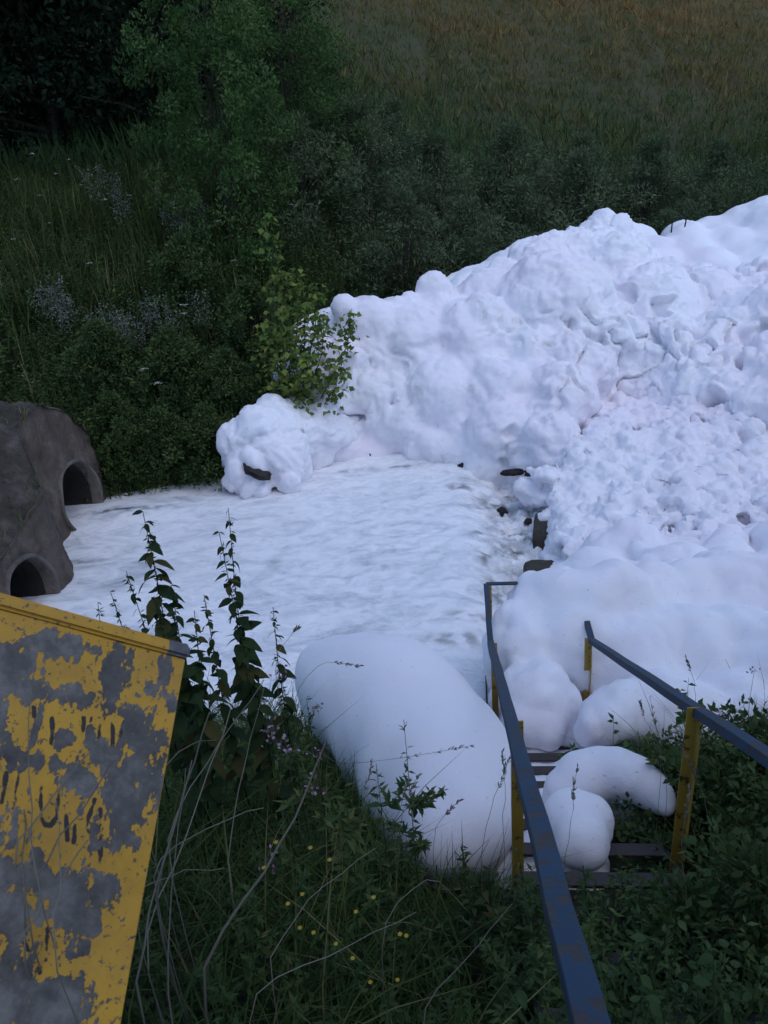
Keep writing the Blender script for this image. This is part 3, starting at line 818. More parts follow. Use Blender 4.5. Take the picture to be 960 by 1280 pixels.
# ------------------------------------------------------------------ sign
def build_sign():
    TR = at_d(231, 824, 1.62); rTL = ray(0, 762); BRp = at_d(150, 1280, 1.30)
    v = unit(BRp - TR)                                     # down the right edge
    # depth of the far left point so that the corner is square
    k = ((TR - CAM) @ v) / (rTL @ v)
    TLp = CAM + rTL * k
    u = unit(TLp - TR)
    n = unit(np.cross(u, v)); n = n if n @ (CAM - TR) > 0 else -n
    Wb, Hb = .62, .78
    base = TR + u * Wb * .5 + v * Hb
    gz = float(H(base[0], base[1]))
    root = empty('warning_sign', (base[0], base[1], gz))
    tag(root, 'yellow metal sign board with flaking paint and faded lettering leaning in grass', 'sign')
    off = np.array(root.location)
    nu, nv = 250, 310
    US, VS = np.meshgrid(np.linspace(0, Wb, nu), np.linspace(0, Hb, nv), indexing='ij')
    P = TR[None, None] + US[..., None] * u + VS[..., None] * v
    P = P + (n * .004)[None, None] * (perlin(np.stack([US * 5, VS * 5, US * 0], -1)))[..., None]
    me = grid_mesh('board', *[(P - off)[..., i] for i in range(3)], smooth=True)
    def bp(px, py):
        r = ray(px, py); t = ((TR - CAM) @ n) / (r @ n); q = CAM + r * t - TR
        return q @ u, q @ v
    pat = [(37,800,12,10),(12,822,12,24),(28,832,20,20),(72,810,22,14),(88,808,15,12),(112,812,14,8),(140,832,14,20),(142,860,10,25),(160,837,6,20),(207,840,9,20),(215,875,5,15),(187,860,7,11),(172,869,5,4),
           (15,855,15,18),(32,862,18,18),(57,867,18,12),(82,872,16,12),(107,875,18,9),(97,860,5,6),(150,890,20,10),(175,905,18,20),(175,925,22,25),(205,920,9,13),(162,962,40,32),(180,975,22,35),(137,945,30,15),(110,925,8,20),(100,975,28,14),
           (150,1000,25,30),(82,925,14,10),(15,942,20,10),(32,950,25,12),(70,955,15,8),(4,920,8,8),(45,910,4,25),(150,1020,24,28),(157,1045,12,12),(175,1025,9,6),(170,1055,5,8),(120,1117,26,23),(88,1120,38,25),(62,1105,34,20),(25,1095,38,18),
           (107,1150,28,25),(75,1145,25,15),(105,1182,10,12),(15,1140,20,38),(15,1180,15,30),(20,1235,30,38),(62,1240,38,18),(88,1238,14,20),(100,1265,18,25),(70,1265,40,20),(45,1068,10,8),(8,1050,14,12),(90,1195,7,6),(-40,900,40,60),(-60,1100,60,80)]
    w = np.stack([US, VS, US * 0], -1)
    peel = np.zeros_like(US)
    for cx, cy, rx, ry in pat:
        a0, b0 = bp(cx, cy); a1, _ = bp(cx + rx, cy); _, b1 = bp(cx, cy + ry)
        ru, rv = max(abs(a1 - a0), .004) * 1.12, max(abs(b1 - b0), .004) * 1.12
        q = np.sqrt(((US - a0) / ru) ** 2 + ((VS - b0) / rv) ** 2)
        peel = np.maximum(peel, np.clip(1.25 - .62 * q, 0, 1))
    peel = peel + .5 * fbm(w * np.array([38, 17, 1]), 5, gain=.74) - .15
    ink = np.zeros_like(US)
    ring = [(133 + 9 * math.cos(a), 920 + 27 * math.sin(a)) for a in np.linspace(0, 6.283, 17)]
    strokes = [ring, [(51, 985), (51, 1022), (56, 1031), (63, 1032), (70, 1022), (74, 985)], [(125, 1012), (125, 1078)], [(118, 1000), (106, 1036), (122, 1046)],
               [(105, 898), (104, 926)], [(115, 888), (112, 922)], [(65, 898), (64, 930)], [(42, 885), (43, 925)], [(156, 902), (147, 936)], [(156, 902), (164, 920)], [(8, 965), (2, 1003)], [(23, 965), (18, 1013), (31, 1020)],
               [(82, 1010), (84, 1050)], [(95, 1012), (92, 1052)], [(30, 1178), (50, 1215)], [(60, 1160), (58, 1200)]]
    for st in strokes:
        q = [bp(*p) for p in st]
        for (a0, b0), (a1, b1) in zip(q, q[1:]):
            dx, dy = a1 - a0, b1 - b0; t = np.clip(((US - a0) * dx + (VS - b0) * dy) / (dx * dx + dy * dy + 1e-12), 0, 1)
            ds = np.hypot(US - a0 - t * dx, VS - b0 - t * dy)
            ink = np.maximum(ink, np.clip(1.0 - ds / .0075, 0, 1) * np.clip(.75 + .9 * fbm(w * 30 + 5, 3), 0, 1))
    for nm, arr in (('peel', peel), ('ink', ink)):
        at_ = me.attributes.new(nm, 'FLOAT', 'POINT'); at_.data.foreach_set('value', arr.astype(np.float32).ravel())
    link('board', me, M_sign, root)
    # folded top lip and edge returns give the sheet its box section
    def slab(name, o, a, b, c, mt, bev=.003, peelv=0):
        bm = bmesh.new()
        bmesh.ops.create_cube(bm, size=1)
        for vv in bm.verts:
            q = o + a * (vv.co.x + .5) + b * (vv.co.y + .5) + c * (vv.co.z + .5) - off
            vv.co = Vector(q)
        bmesh.ops.recalc_face_normals(bm, faces=bm.faces)
        bmesh.ops.bevel(bm, geom=list(bm.edges), offset=bev, segments=2, affect='EDGES')
        me = bpy.data.meshes.new(name); bm.to_mesh(me); bm.free()
        return link(name, me, mt, root)
    slab('top_lip', TR - u * .004 - v * .030 - n * .02, u * (Wb + .004), v * .029, n * .030, M_sign, .006)
    slab('lip_end', TR - u * .006 - v * .031 - n * .021, u * .055, v * .030, n * .032, M_tread if False else MATS['bare_zinc'], .006)
    slab('edge_return', TR - u * .002 - n * .035, u * .002, v * Hb, n * .033, M_sign, .0008)
    slab('back_plate', TR - n * .012, u * Wb, v * Hb, n * .008, MATS['bare_zinc'], .001)
    pc = TR + u * Wb * .55 - n * .06
    top = pc + v * .05; bot = np.array([base[0] + u[0] * .05 - n[0] * .06, base[1] + u[1] * .05 - n[1] * .06, gz - .3])
    acc = Acc().add(stems(np.array([[top, (top + bot) / 2, bot]]), np.array([[.025, .025, .025]]), np.zeros(1)))
    pm = acc.mesh('post'); pm.transform(Matrix.Translation(Vector(-off)))
    link('post', pm, MATS['bare_zinc'], root)
m, nt, ns, ls, bs = mat('bare_zinc')
nz_ = noise(ns, ls, objco(ns), 30, 6, .7)
r = ramp(ns, ls, nz_.outputs[0], [(.3, (.06, .06, .068)), (.5, (.12, .12, .135)), (.7, (.2, .2, .215))])
ls.new(r.outputs[0], bs.inputs['Base Color']); bs.inputs['Roughness'].default_value = .6
build_sign()

# ------------------------------------------------------------------ rocks and blocks in the water
def rock(name, p, size, mat_, label, cat, group=None, seed=0, rz=0, boxy=0):
    bm = bmesh.new(); bmesh.ops.create_icosphere(bm, subdivisions=3, radius=1)
    q = np.array([v.co[:] for v in bm.verts]); nz = fbm(q * 1.6 + seed * 7.7, 4)
    if boxy: q = q / (np.abs(q) ** 14).sum(1, keepdims=True) ** (1 / 14)
    q = q * np.array(size) * (1 + (.07 if boxy else .35) * nz)[:, None]
    for v, k in zip(bm.verts, q): v.co = Vector(k)
    for f in bm.faces: f.smooth = bool(boxy)
    me = bpy.data.meshes.new(name); bm.to_mesh(me); bm.free()
    o = link(name, me, mat_); o.location = tuple(float(v) for v in p); o.rotation_euler.z = rz
    return tag(o, label, cat, group)
p = at_z(682, 648, .0); rock('concrete_block', p - np.array([0, 0, .24]), (.17, .40, .19), M_block, 'bare wet concrete block between the rapids and broken foam, nearer the heap', 'block', None, 1, -.25, 1)
p = at_z(678, 706, .0); rock('concrete_block', p - np.array([0, 0, .24]), (.23, .25, .2), M_block, 'bare wet concrete block beside the end of the landing rail', 'block', None, 2, -.1, 1)
for k, (px, py, sz, lb) in enumerate([(722, 634, (.07, .05, .05), 'small dark stone lying alone on the broken foam'), (322, 589, (.22, .2, .09), 'dark debris poking through the front of the foam lump'),
        (367, 601, (.2, .12, .06), 'mossy stone at the waterline beside the foam lump'), (420, 564, (.2, .08, .08), 'dark driftwood chunk wedged under the left end of the heap'),
        (462, 570, (.06, .05, .08), 'small dark stone standing at the foot of the heap'), (571, 580, (.13, .09, .09), 'jagged dark rock at the foot of the heap above the weir'),
        (596, 577, (.18, .1, .07), 'brown flat rock under the heap beside the jagged rock'), (659, 594, (.05, .05, .09), 'dark stone under the heap where it meets the broken foam'), (602, 692, (.07, .06, .07), 'black stone in the rapids beside the weir lip'),
        (628, 640, (.10, .06, .08), 'black stone splashed by rapids below the weir'), (660, 652, (.06, .05, .05), 'little black stone beside the concrete block')]):
    p = at_z(px, py, .03)
    if k == 1: p = at_y(px, py, 11.72)
    if k in (5, 8, 9, 10): p[2] -= .3; p = at_z(px, py, -.28)
    o = rock('rock', p, sz, M_rock, lb, 'rock', 'dark rocks around the foam', k + 3, k * 1.3)
    if k == 1: o.rotation_euler = (.2, .5, .15)
    if k == 2: o.rotation_euler = (.1, -.3, .2)
for k, (px, py) in enumerate([(402, 571), (441, 564), (523, 571), (588, 580), (643, 590)]):
    p = at_z(px, py, .02)
    rock('stone', p, (rng.uniform(.09, .26), rng.uniform(.05, .09), rng.uniform(.03, .07)), M_rock, 'small dark stone lodged along the foot of the foam heap', 'stone', 'stones along the heap foot', 30 + k, rng.uniform(-.4, .4))
# bent twig stuck in the ridge
q = at_y(846, 279, 19.0)
pth = np.array([[q + np.array([-.12, 0, -.2]), q + np.array([-.1, 0, .12]), q + np.array([.12, 0, .14]), q + np.array([.22, 0, .05]), q + np.array([.2, .0, -.1])]])
tag(link('twig', Acc().add(stems(pth, np.full((1, 5), .022), np.zeros(1))).mesh('twig'), M_rock), 'thin bent dark twig sticking out of the foam ridge', 'twig')

# ------------------------------------------------------------------ vegetation: distance
def crown_leaves(ctrs, rad, n, L, W, tlo=0, thi=1, flat=.8):
    k = rng.integers(0, len(ctrs), n)
    d = rdir(n); rr = rng.uniform(.35, 1, n) ** .6
    pos = ctrs[k] + d * (rr * rad[k])[:, None] * np.array([1, 1, flat])
    ax = unit(d + rng.normal(size=(n, 3)) * .7 + np.array([0, 0, .15]))
    nr = unit(rng.normal(size=(n, 3)) + np.array([0, 0, .8]))
    base = rng.uniform(tlo, thi, len(ctrs))[k]
    tn = np.clip(base * .6 + .4 * rng.uniform(0, 1, n), 0, 1)
    s = rng.uniform(.6, 1.25, n)
    return leaves2(pos, ax, nr, L * s, W * s, tn)
def make_tree(h, rx, nclump, nleaf, L, W, lo=.15, trunk_r=.12, clump=.55, stemsn=1, spire=False, top_pow=.6):
    """template meshes: trunk with limbs, crown of leaf clumps"""
    t = rng.uniform(0, 1, nclump) ** .85
    z = (lo + (1 - lo) * t) * h
    prof = (np.sin(np.clip(t * 1.02 + .1, 0, 1) * math.pi) ** top_pow) * (1 if not spire else 1)
    if spire: prof = np.clip(1.05 - t, .08, 1)
    a = rng.uniform(0, 6.283, nclump); q = rx * prof * rng.uniform(.35, 1.08, nclump)
    ctr = np.stack([np.cos(a) * q, np.sin(a) * q, z], -1)
    rad = clump * rng.uniform(.55, 1.3, nclump) * (1 - .4 * t)
    ac = Acc(); ac.add(crown_leaves(ctr, rad, nleaf, L, W))
    tr = Acc()
    for s in range(stemsn):
        b = np.array([rng.normal() * .12 * (stemsn > 1), rng.normal() * .12 * (stemsn > 1), -.3])
        tp = np.array([rng.normal() * rx * .25 * (1 if stemsn > 1 else .3), rng.normal() * rx * .25 * (1 if stemsn > 1 else .3), h * .93])
        ts = np.linspace(0, 1, 6)[:, None]
        pth = b + (tp - b) * ts + np.concatenate([np.zeros((1, 3)), rng.normal(size=(5, 3)) * .06 * rx])
        tr.add(stems(pth[None], (trunk_r * (1 - .85 * np.linspace(0, 1, 6)))[None], np.array([rng.uniform()])))
    m_ = min(nclump, 36)
    b = np.stack([np.zeros(m_), np.zeros(m_), z[:m_] * .7], -1)
    pth = np.stack([b, (b + ctr[:m_]) / 2 + np.array([0, 0, .1]), ctr[:m_]], 1)
    tr.add(stems(pth, np.tile(trunk_r * np.array([.35, .22, .06]), (m_, 1)), rng.uniform(size=m_)))
    return ac.mesh('crown'), tr.mesh('trunk')
def place_tree(name, tm, lm, x, y, sc, rz, label, cat, group=None, sz=None, dz=-.1):
    o = empty(name, (x, y, float(H(x, y)) + dz), rz)
    o.scale = (sc, sc, sz or sc)
    tag(o, label, cat, group)
    link('crown', tm[0], lm, o); link('trunk', tm[1], M_bark, o)
    return o
# dark trees top left
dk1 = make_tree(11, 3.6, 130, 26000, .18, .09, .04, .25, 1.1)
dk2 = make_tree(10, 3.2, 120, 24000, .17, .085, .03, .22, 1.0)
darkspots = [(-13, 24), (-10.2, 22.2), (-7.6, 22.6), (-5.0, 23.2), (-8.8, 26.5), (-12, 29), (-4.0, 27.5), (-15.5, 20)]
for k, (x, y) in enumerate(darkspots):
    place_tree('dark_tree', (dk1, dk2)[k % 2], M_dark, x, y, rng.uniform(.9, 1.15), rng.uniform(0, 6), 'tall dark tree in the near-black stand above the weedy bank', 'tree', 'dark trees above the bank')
for k, (x, y) in enumerate([(-7.5, -6.5), (3.4, -4.0), (6.6, -2.2), (10.5, -1.5)]):  # unseen trees added behind the camera to shade stairs and near foam
    place_tree('dark_tree', (dk1, dk2)[k % 2], M_dark, x, y, .95, k * 1.1, 'unseen tall dark tree added behind the stair head to shade the near bank', 'tree', 'unseen shade trees added on the near bank')
ash = make_tree(7.4, 1.75, 210, 30000, .11, .042, .0, .028, .42, 7, top_pow=.4)
p = at_y(262, 120, 17.6)
place_tree('ash_shrub', ash, M_shrub, p[0], 17.6, .86, 0, 'tall mid-green bush with feathery leaves in front of the dark trees', 'bush', sz=1.0)
p = at_y(370, 150, 20.5)
place_tree('ash_shrub', ash, M_weed, p[0], 20.5, .85, 2.2, 'rounded dark green bush behind the feathery mid-green bush', 'bush')
# willow belt behind the foam
wl1 = make_tree(3.3, 1.7, 110, 9000, .13, .03, .0, .04, .42, 7)
wl2 = make_tree(2.9, 1.9, 120, 9000, .13, .032, .0, .04, .45, 8)
wspots = [(1.0, 18.3, .95), (2.6, 19.6, 1.0), (.2, 20.8, 1.05), (4.2, 21.2, 1.05), (2.2, 22.6, 1.1), (6.2, 23.0, 1.15), (8.4, 23.6, 1.1), (4.6, 24.6, 1.25), (10.6, 24.2, 1.05), (7.0, 25.6, 1.1), (12.8, 25.0, 1.0), (15.0, 25.8, 1.0), (1.2, 24.6, 1.0), (-1.2, 19.0, .95), (9.2, 25.4, 1.0), (-.6, 22.8, 1.0), (6.3, 20.4, .75), (8.2, 21.6, .8)]
for k, (x, y, s_) in enumerate(wspots):
    grey = k in (5, 6, 9, 7)
    place_tree('willow_bush', (wl1, wl2)[k % 2], M_willow, x, y, s_, rng.uniform(0, 6),
               'dense willow bush in the thicket behind the foam heap' , 'bush', 'willow bushes behind the foam')

# hillside grass
n = 240000
x = rng.uniform(-32, 45, n); y = 21 + 49 * rng.uniform(0, 1, n) ** 1.2
P = np.stack([x, y, H(x, y) - .03], -1)
pn = perlin(np.stack([x * .16, y * .16, x * 0], -1)) + .7 * perlin(np.stack([x * .6, y * .6, x * 0 + 5], -1))
tn = np.clip(.05 + .95 * (y - 32) / 18 + .5 * pn + rng.normal(size=n) * .2, 0, 1)
ax = unit(np.array([0, 0, 1.0]) + rng.normal(size=(n, 3)) * .45)
hl = rng.uniform(.2, .6, n) * (1 + 1.6 * sst(38, 24, y)) * (1 + .5 * pn)
ac = Acc().add(leaves2(P, ax, unit(np.array([0, -1.0, .2]) + rng.normal(size=(n, 3)) * .6), hl, .02 + .055 * hl, tn))
tag(link('hillside_grass', ac.mesh('hillside_grass'), M_hill), kind='stuff')

# tall weeds covering the left bank and the foot of the thicket
def spots(n, x0, x1, d0, d1):
    x = rng.uniform(x0, x1, n); d = rng.uniform(d0, d1, n); y = np.interp(x, EDX, EDY) + d
    return np.stack([x, y, H(x, y) - .05], -1)
P = spots(5200, -9, 1.2, .0, 9.5)
P = P[~((P[:, 0] < -5.3) & (P[:, 1] < 12.4))]
hh = rng.uniform(.45, 1.15, len(P))
lo_ = P[:, 1] - np.interp(P[:, 0], EDX, EDY) < 4.5
def flat3(a): return np.concatenate(a.V), np.concatenate(a.T), np.concatenate(a.C)
ac = weed_mass(P[lo_], hh[lo_], 30, .14, .05, .25, 0, .8)
ac.add(flat3(weed_mass(P[~lo_], hh[~lo_], 30, .13, .035, .25, .3, 1)))
P2_ = spots(1500, -2, 14, 1.0, 9)
ac.add((lambda a: (np.concatenate(a.V), np.concatenate(a.T), np.concatenate(a.C)))(weed_mass(P2_, rng.uniform(.6, 1.4, len(P2_)), 26, .13, .04, .2, .2, .9)))
P2_ = spots(2400, -2, 19, 3.0, 11.5)
ac.add(flat3(weed_mass(P2_, rng.uniform(.9, 2.1, len(P2_)), 26, .13, .04, .14, .25, 1)))
gP = spots(9000, -9, 1.5, -.1, 9.5)
gP = gP[~((gP[:, 0] < -5.3) & (gP[:, 1] < 12.4))]
ac.add(blades(gP, rng.uniform(0, 6.283, len(gP)), rng.uniform(.3, .9, len(gP)), rng.uniform(.012, .025, len(gP)), rng.uniform(.2, .9, len(gP)), rng.uniform(0, 1, len(gP)) ** 2))
tag(link('bank_weeds', ac.mesh('bank_weeds'), M_weed), kind='stuff')

gP = np.concatenate([spots(5200, -9, 1.0, 3.6, 9.6), spots(900, -9, 0, .1, 3.6)])
gP = gP[~((gP[:, 0] < -5.3) & (gP[:, 1] < 12.4))]
n = len(gP)
tag(link('tall_bank_grass', Acc().add(blades(gP, rng.uniform(0, 6.283, n), rng.uniform(.6, 1.35, n), rng.uniform(.012, .024, n), rng.uniform(.1, .6, n), rng.uniform(.45, 1, n))).mesh('tall_bank_grass'), M_grass), kind='stuff')

# silvery seed-headed weeds and umbels on the left bank
def plant_top(px, py, y): return at_y(px, py, y)
def pale_weed(px, py, y, h, label, group):
    p = at_y(px, py, y); gz = float(H(p[0], p[1])); h = max(h, p[2] - gz)
    o = empty('silvery_weed', (p[0], p[1], gz))
    tag(o, label, 'weed', group)
    n = 7
    a = rng.uniform(0, 6.283, n); l_ = rng.uniform(.06, .22, n) * h
    tip = np.stack([np.cos(a) * l_, np.sin(a) * l_, h * rng.uniform(.75, 1.0, n)], -1)
    pth = np.stack([np.zeros((n, 3)), tip * np.array([.4, .4, .5]), tip], 1)
    link('stem', Acc().add(stems(pth, np.tile([.006, .005, .003], (n, 1)), rng.uniform(size=n))).mesh('stem'), M_weed, o)
    m_ = 260
    k = rng.integers(0, n, m_); t = rng.uniform(.55, 1.02, m_)[:, None]
    pos = tip[k] * t + rng.normal(size=(m_, 3)) * np.array([.035, .035, .02])
    link('seed_head', Acc().add(leaves2(pos, unit(rdir(m_) + np.array([0, 0, .6])), rdir(m_), .05, .02, rng.uniform(size=m_))).mesh('seed_head'), M_pale, o)['kind'] = 'stuff'
for px, py, y in [(60, 345, 15.3), (48, 352, 15.2), (78, 355, 15.2), (70, 365, 15.0), (115, 378, 14.8), (135, 385, 14.7), (150, 395, 14.6), (145, 375, 14.9), (185, 360, 15), (245, 362, 15), (160, 388, 14.5), (200, 370, 14.9)]:
    pale_weed(px, py, y, .9, 'silvery weed clump with pale seed heads halfway up the bank', 'silvery weeds midway up the bank')
for px, py, y in [(115, 205, 18.3), (135, 200, 18.3), (148, 235, 17.8), (205, 228, 17.5), (245, 230, 17.3), (232, 240, 17.2), (215, 245, 17.2)]:
    pale_weed(px, py, y, .9, 'silvery weed with pale seed heads near the dark tree line', 'silvery weeds near the tree line')
def umbel(px, py, y, label, group):
    p = at_y(px, py, y); gz = float(H(p[0], p[1])); h = min(max(.6, p[2] - gz), 1.6)
    o = empty('umbel_flower', (p[0], p[1], gz)); tag(o, label, 'wildflower', group)
    pth = np.array([[[0, 0, 0], [.02, .01, h * .5], [.03, .0, h]]])
    link('stem', Acc().add(stems(pth, np.array([[.006, .005, .004]]), np.array([.3]))).mesh('stem'), M_weed, o)
    m_ = 26; a = rng.uniform(0, 6.283, m_); r_ = rng.uniform(0, .075, m_)
    pos = np.stack([.03 + np.cos(a) * r_, np.sin(a) * r_, h + .02 - r_ * .15], -1)
    link('flower_head', Acc().add(leaves2(pos, rdir(m_, .2), np.tile([0, 0, 1.0], (m_, 1)), .03, .025, np.zeros(m_))).mesh('flower_head'), M_wflower, o)['kind'] = 'stuff'
for px, py, y in [(36, 182, 18.4), (68, 218, 17.8), (100, 232, 17.6), (48, 245, 17.4), (20, 225, 17.8), (82, 193, 18.2), (195, 193, 18), (130, 250, 17.2), (60, 280, 16.8), (160, 245, 17.3), (228, 382, 14.6), (226, 393, 14.5), (288, 308, 15.5), (178, 462, 13.2), (195, 480, 13), (110, 330, 15.5), (15, 300, 16.6), (270, 270, 16.5)]:
    umbel(px, py, y, 'small white umbel flower standing among the weeds of the far bank', 'white umbel flowers on the far bank')

# maple sapling
def lobed_leaf(name, s=1.0, droop=.25):
    pts = [(0, 0), (.16, .02), (.42, .1), (.3, .3), (.5, .52), (.22, .56), (.12, .72), (0, 1.0), (-.12, .72), (-.22, .56), (-.5, .52), (-.3, .3), (-.42, .1), (-.16, .02)]
    V = [(x * s, y * s, -droop * s * (y * y * .7 + x * x) + .02) for x, y in pts] + [(0, .4 * s, .05 * s)]
    c = len(pts)
    T = [[i, (i + 1) % c, c] for i in range(c)]
    me = tri_mesh(name, V, T, np.full(len(V), rng.uniform(0, 1)))
    return me
maple_variants = []
for k in range(5):
    me = lobed_leaf('maple_leaf_%d' % k, 1.0, rng.uniform(.1, .5)); me.materials.append(M_maple); maple_variants.append(me)
def oval_leaf(name, s=1.0, droop=.5, wd=.42, mat_=None, tint=.5, serr=.06):
    V, T = [], []
    n = 6
    for i in range(n + 1):
        t = i / n; w = wd * math.sin(math.pi * min(t ** .75, 1)) * .5 + .002 + (serr * .5 if i % 2 and 0 < i < n else 0) * wd
        z = -droop * t * t * .9; y = math.sqrt(max(t * t - (z * .6) ** 2, 0))
        for q in (-1, 0, 1): V.append((q * w * s, y * s, (z + .12 * abs(q) * w) * s))
    for i in range(n):
        for q in (0, 1):
            a_ = i * 3 + q; T += [[a_, a_ + 1, a_ + 4], [a_, a_ + 4, a_ + 3]]
    me = tri_mesh(name, V, T, np.full(len(V), tint))
    if mat_: me.materials.append(mat_)
    return me
def set_leaf(me, parent, pos, az, el, size, roll=0):
    o = bpy.data.objects.new('leaf', me); COL.objects.link(o); o.parent = parent
    o.location = tuple(float(v) for v in pos)
    o.rotation_euler = (el, roll, az - math.pi / 2)
    o.scale = (size, size, size)
    return o
def sapling(px_top, base_px, y, label, shoots, nleaf, size):
    top = at_y(*px_top, y); b = at_y(*base_px, y); gz = float(H(b[0], y))
    o = empty('maple_sapling', (b[0], y, gz)); tag(o, label, 'sapling')
    paths = []
    for (px, py, dy) in shoots:
        q = at_y(px, py, y + dy) - np.array([b[0], y, gz])
        paths.append([np.zeros(3), q * np.array([.55, .5, .4]), q * np.array([.9, .9, .75]), q])
    paths = np.array(paths); n = len(paths)
    link('stem', Acc().add(stems(paths, np.tile([.02, .014, .009, .004], (n, 1)), rng.uniform(size=n))).mesh('stem'), M_bark, o)
    m_ = 1500; k = rng.integers(0, n, m_); t = rng.uniform(.12, .97, m_); f = t * 3; i0 = np.clip(f.astype(int), 0, 2); fr = (f - i0)[:, None]
    pos = paths[k, i0] * (1 - fr) + paths[k, i0 + 1] * fr + rng.normal(size=(m_, 3)) * (np.array([.25, .25, .12]) * (1.2 - t)[:, None])
    q = link('foliage', Acc().add(leaves(pos, unit(rdir(m_) + np.array([0, -.2, -.35])), unit(np.array([0, -.3, 1.0]) + .5 * rng.normal(size=(m_, 3))), rng.uniform(.08, .16, m_), rng.uniform(.06, .13, m_), rng.uniform(0, 1, m_))).mesh('foliage'), M_maple, o)
    q['kind'] = 'stuff'
    hts = np.array([p_[-1][2] for p_ in paths]); wts = hts / hts.sum()
    for k in range(nleaf):
        s_ = rng.choice(n, p=wts); t = rng.uniform(.16, 1.0) ; pp = paths[s_]
        f = t * 3; i = min(int(f), 2); pos = pp[i] + (pp[i + 1] - pp[i]) * (f - i)
        az = rng.uniform(0, 6.283); r_ = rng.uniform(.02, .26) * (1.15 - t)
        pos = pos + np.array([math.cos(az) * r_, math.sin(az) * r_, rng.uniform(-.05, .05)])
        set_leaf(random.choice(maple_variants), o, pos, az, rng.uniform(-.9, .15), size * rng.uniform(.6, 1.2), rng.uniform(-.4, .4))
sapling((335, 258), (345, 500), 13.5, 'yellow-green maple sapling with tall shoot beside the foam heap',
        [(335, 260, .1), (350, 330, 0), (395, 350, -.1), (380, 380, -.3), (360, 400, -.4), (330, 395, -.2), (405, 395, -.5), (440, 385, -.6), (425, 455, -.7), (345, 440, -.7), (380, 440, -.8), (370, 330, .3)], 300, .17)

# ------------------------------------------------------------------ vegetation: near bank
nettle_leaves = [oval_leaf('nettle_leaf_%d' % k, 1, rng.uniform(.25, .9), .5, M_nettle, t_) for k, t_ in enumerate((.1, .3, .5, .7, .95))]
def nettle(px, py, d, n, ls, label, lean=.05):
    p = at_d(px, py, d); gz = float(H(p[0], p[1])); h = p[2] - gz
    bx = p[0] - lean * h
    o = empty('nettle_plant', (bx, p[1], gz)); tag(o, label, 'nettle')
    ts = np.linspace(0, 1, 6)
    pth = np.stack([lean * h * ts ** 1.5 + .012 * np.sin(ts * 7 + px), .01 * np.sin(ts * 5), h * ts - .06 * (ts == 0)], -1)
    link('stem', Acc().add(stems(pth[None], (.0055 * (1.1 - .8 * ts))[None], np.array([.3]))).mesh('stem'), M_nettle, o)
    for k in range(n):
        t = 1 - (k // 2 + .3) / (n // 2 + .5) * .72
        t = min(max(t + rng.normal() * .01, .1), 1)
        pos = np.array([np.interp(t, ts, pth[:, i]) for i in range(3)])
        az = (k % 2) * math.pi + (k // 2) * 1.57 + rng.normal() * .4
        s_ = ls * (.35 + .85 * min(1, (1 - t) * 3.2)) * rng.uniform(.75, 1.2)
        set_leaf(random.choice(nettle_leaves), o, pos, az, rng.uniform(-.8, .25), s_, rng.uniform(-.5, .5))
    # seed tassels
    m_ = 70; t = rng.uniform(.55, .98, m_)
    pos = np.stack([np.interp(t, ts, pth[:, i]) for i in range(3)], -1)
    link('flower_tassel', Acc().add(leaves2(pos, unit(rdir(m_) + np.array([0, 0, -.5])), rdir(m_), .03 , .008, rng.uniform(0, .6, m_))).mesh('flower_tassel'), M_nettle, o)['kind'] = 'stuff'
for a_ in [(178, 638, 3.4, 38, .11, 'tallest bushy nettle in front of the water behind the yellow sign'), (283, 634, 3.5, 24, .085, 'slender tall nettle with sparse drooping leaves against the foaming water'),
           (271, 664, 3.45, 28, .085, 'nettle just beside the slender tall one, with dense top'), (218, 730, 3.3, 22, .10, 'medium nettle with drooping crown beside the bushy nettle'),
           (160, 712, 3.3, 14, .08, 'small side nettle with few leaves hugging the bushy nettle'), (344, 757, 3.5, 20, .07, 'short nettle tip beside the smooth foam tongue'),
           (252, 742, 3.3, 20, .08, 'short leafy nettle between the two clusters of taller nettles'), (240, 762, 3.1, 22, .08, 'low leafy nettle at the corner of the yellow sign'), (305, 800, 3.3, 20, .08, 'low nettle under the slender tall nettle'),
           (190, 745, 3.2, 24, .10, 'broad nettle rising right behind the sign top'), (120, 752, 3.6, 12, .05, 'thin short nettle before the nearer outlet'), (142, 738, 3.7, 12, .05, 'thin short nettle between the outlets and the bushy nettle')]:
    a_ = list(a_); a_[3] = int(a_[3] * 1.9); a_[4] *= 1.12
    nettle(*a_, lean=rng.uniform(-.05, .08))

# grass and leafy weeds on the near bank
def near_spots(n, x0, x1, y0, y1):
    x = rng.uniform(x0, x1, n); y = rng.uniform(y0, y1, n)
    P = np.stack([x, y, H(x, y) - .02], -1)
    return P
def stair_mask(P, pad=0):
    s_ = (P[:, :2] - BL[:2]) @ Wd[:2]
    return (s_ > -.10 - pad) & (s_ < WID + .08 + pad)
def tongue_mask(P):
    m_ = np.zeros(len(P), bool)
    for q, r_ in zip(*px_spheres(tl)):
        m_ |= np.hypot(P[:, 0] - q[0], P[:, 1] - q[1]) < r_ * .95
    return m_
P = near_spots(30000, -3.2, 3.8, .55, 5.9)
sm = stair_mask(P); tm_ = tongue_mask(P)
P = P[~tm_ & ~(sm & (P[:, 1] > 1.9))]
sm = stair_mask(P)
n = len(P)
hh = rng.uniform(.15, .5, n) * np.where(sm, .5, 1) * np.where(P[:, 1] < 1.1, .7, 1)
ac = Acc().add(blades(P, rng.uniform(0, 6.283, n), hh, rng.uniform(.004, .010, n), rng.uniform(.3, 1.3, n), rng.uniform(0, 1, n) ** 2.2 * .95))
gP = near_spots(3200, -3.2, 3.8, .9, 5.8)
gP = gP[~tongue_mask(gP) & ~stair_mask(gP, .05)]; n2 = len(gP)
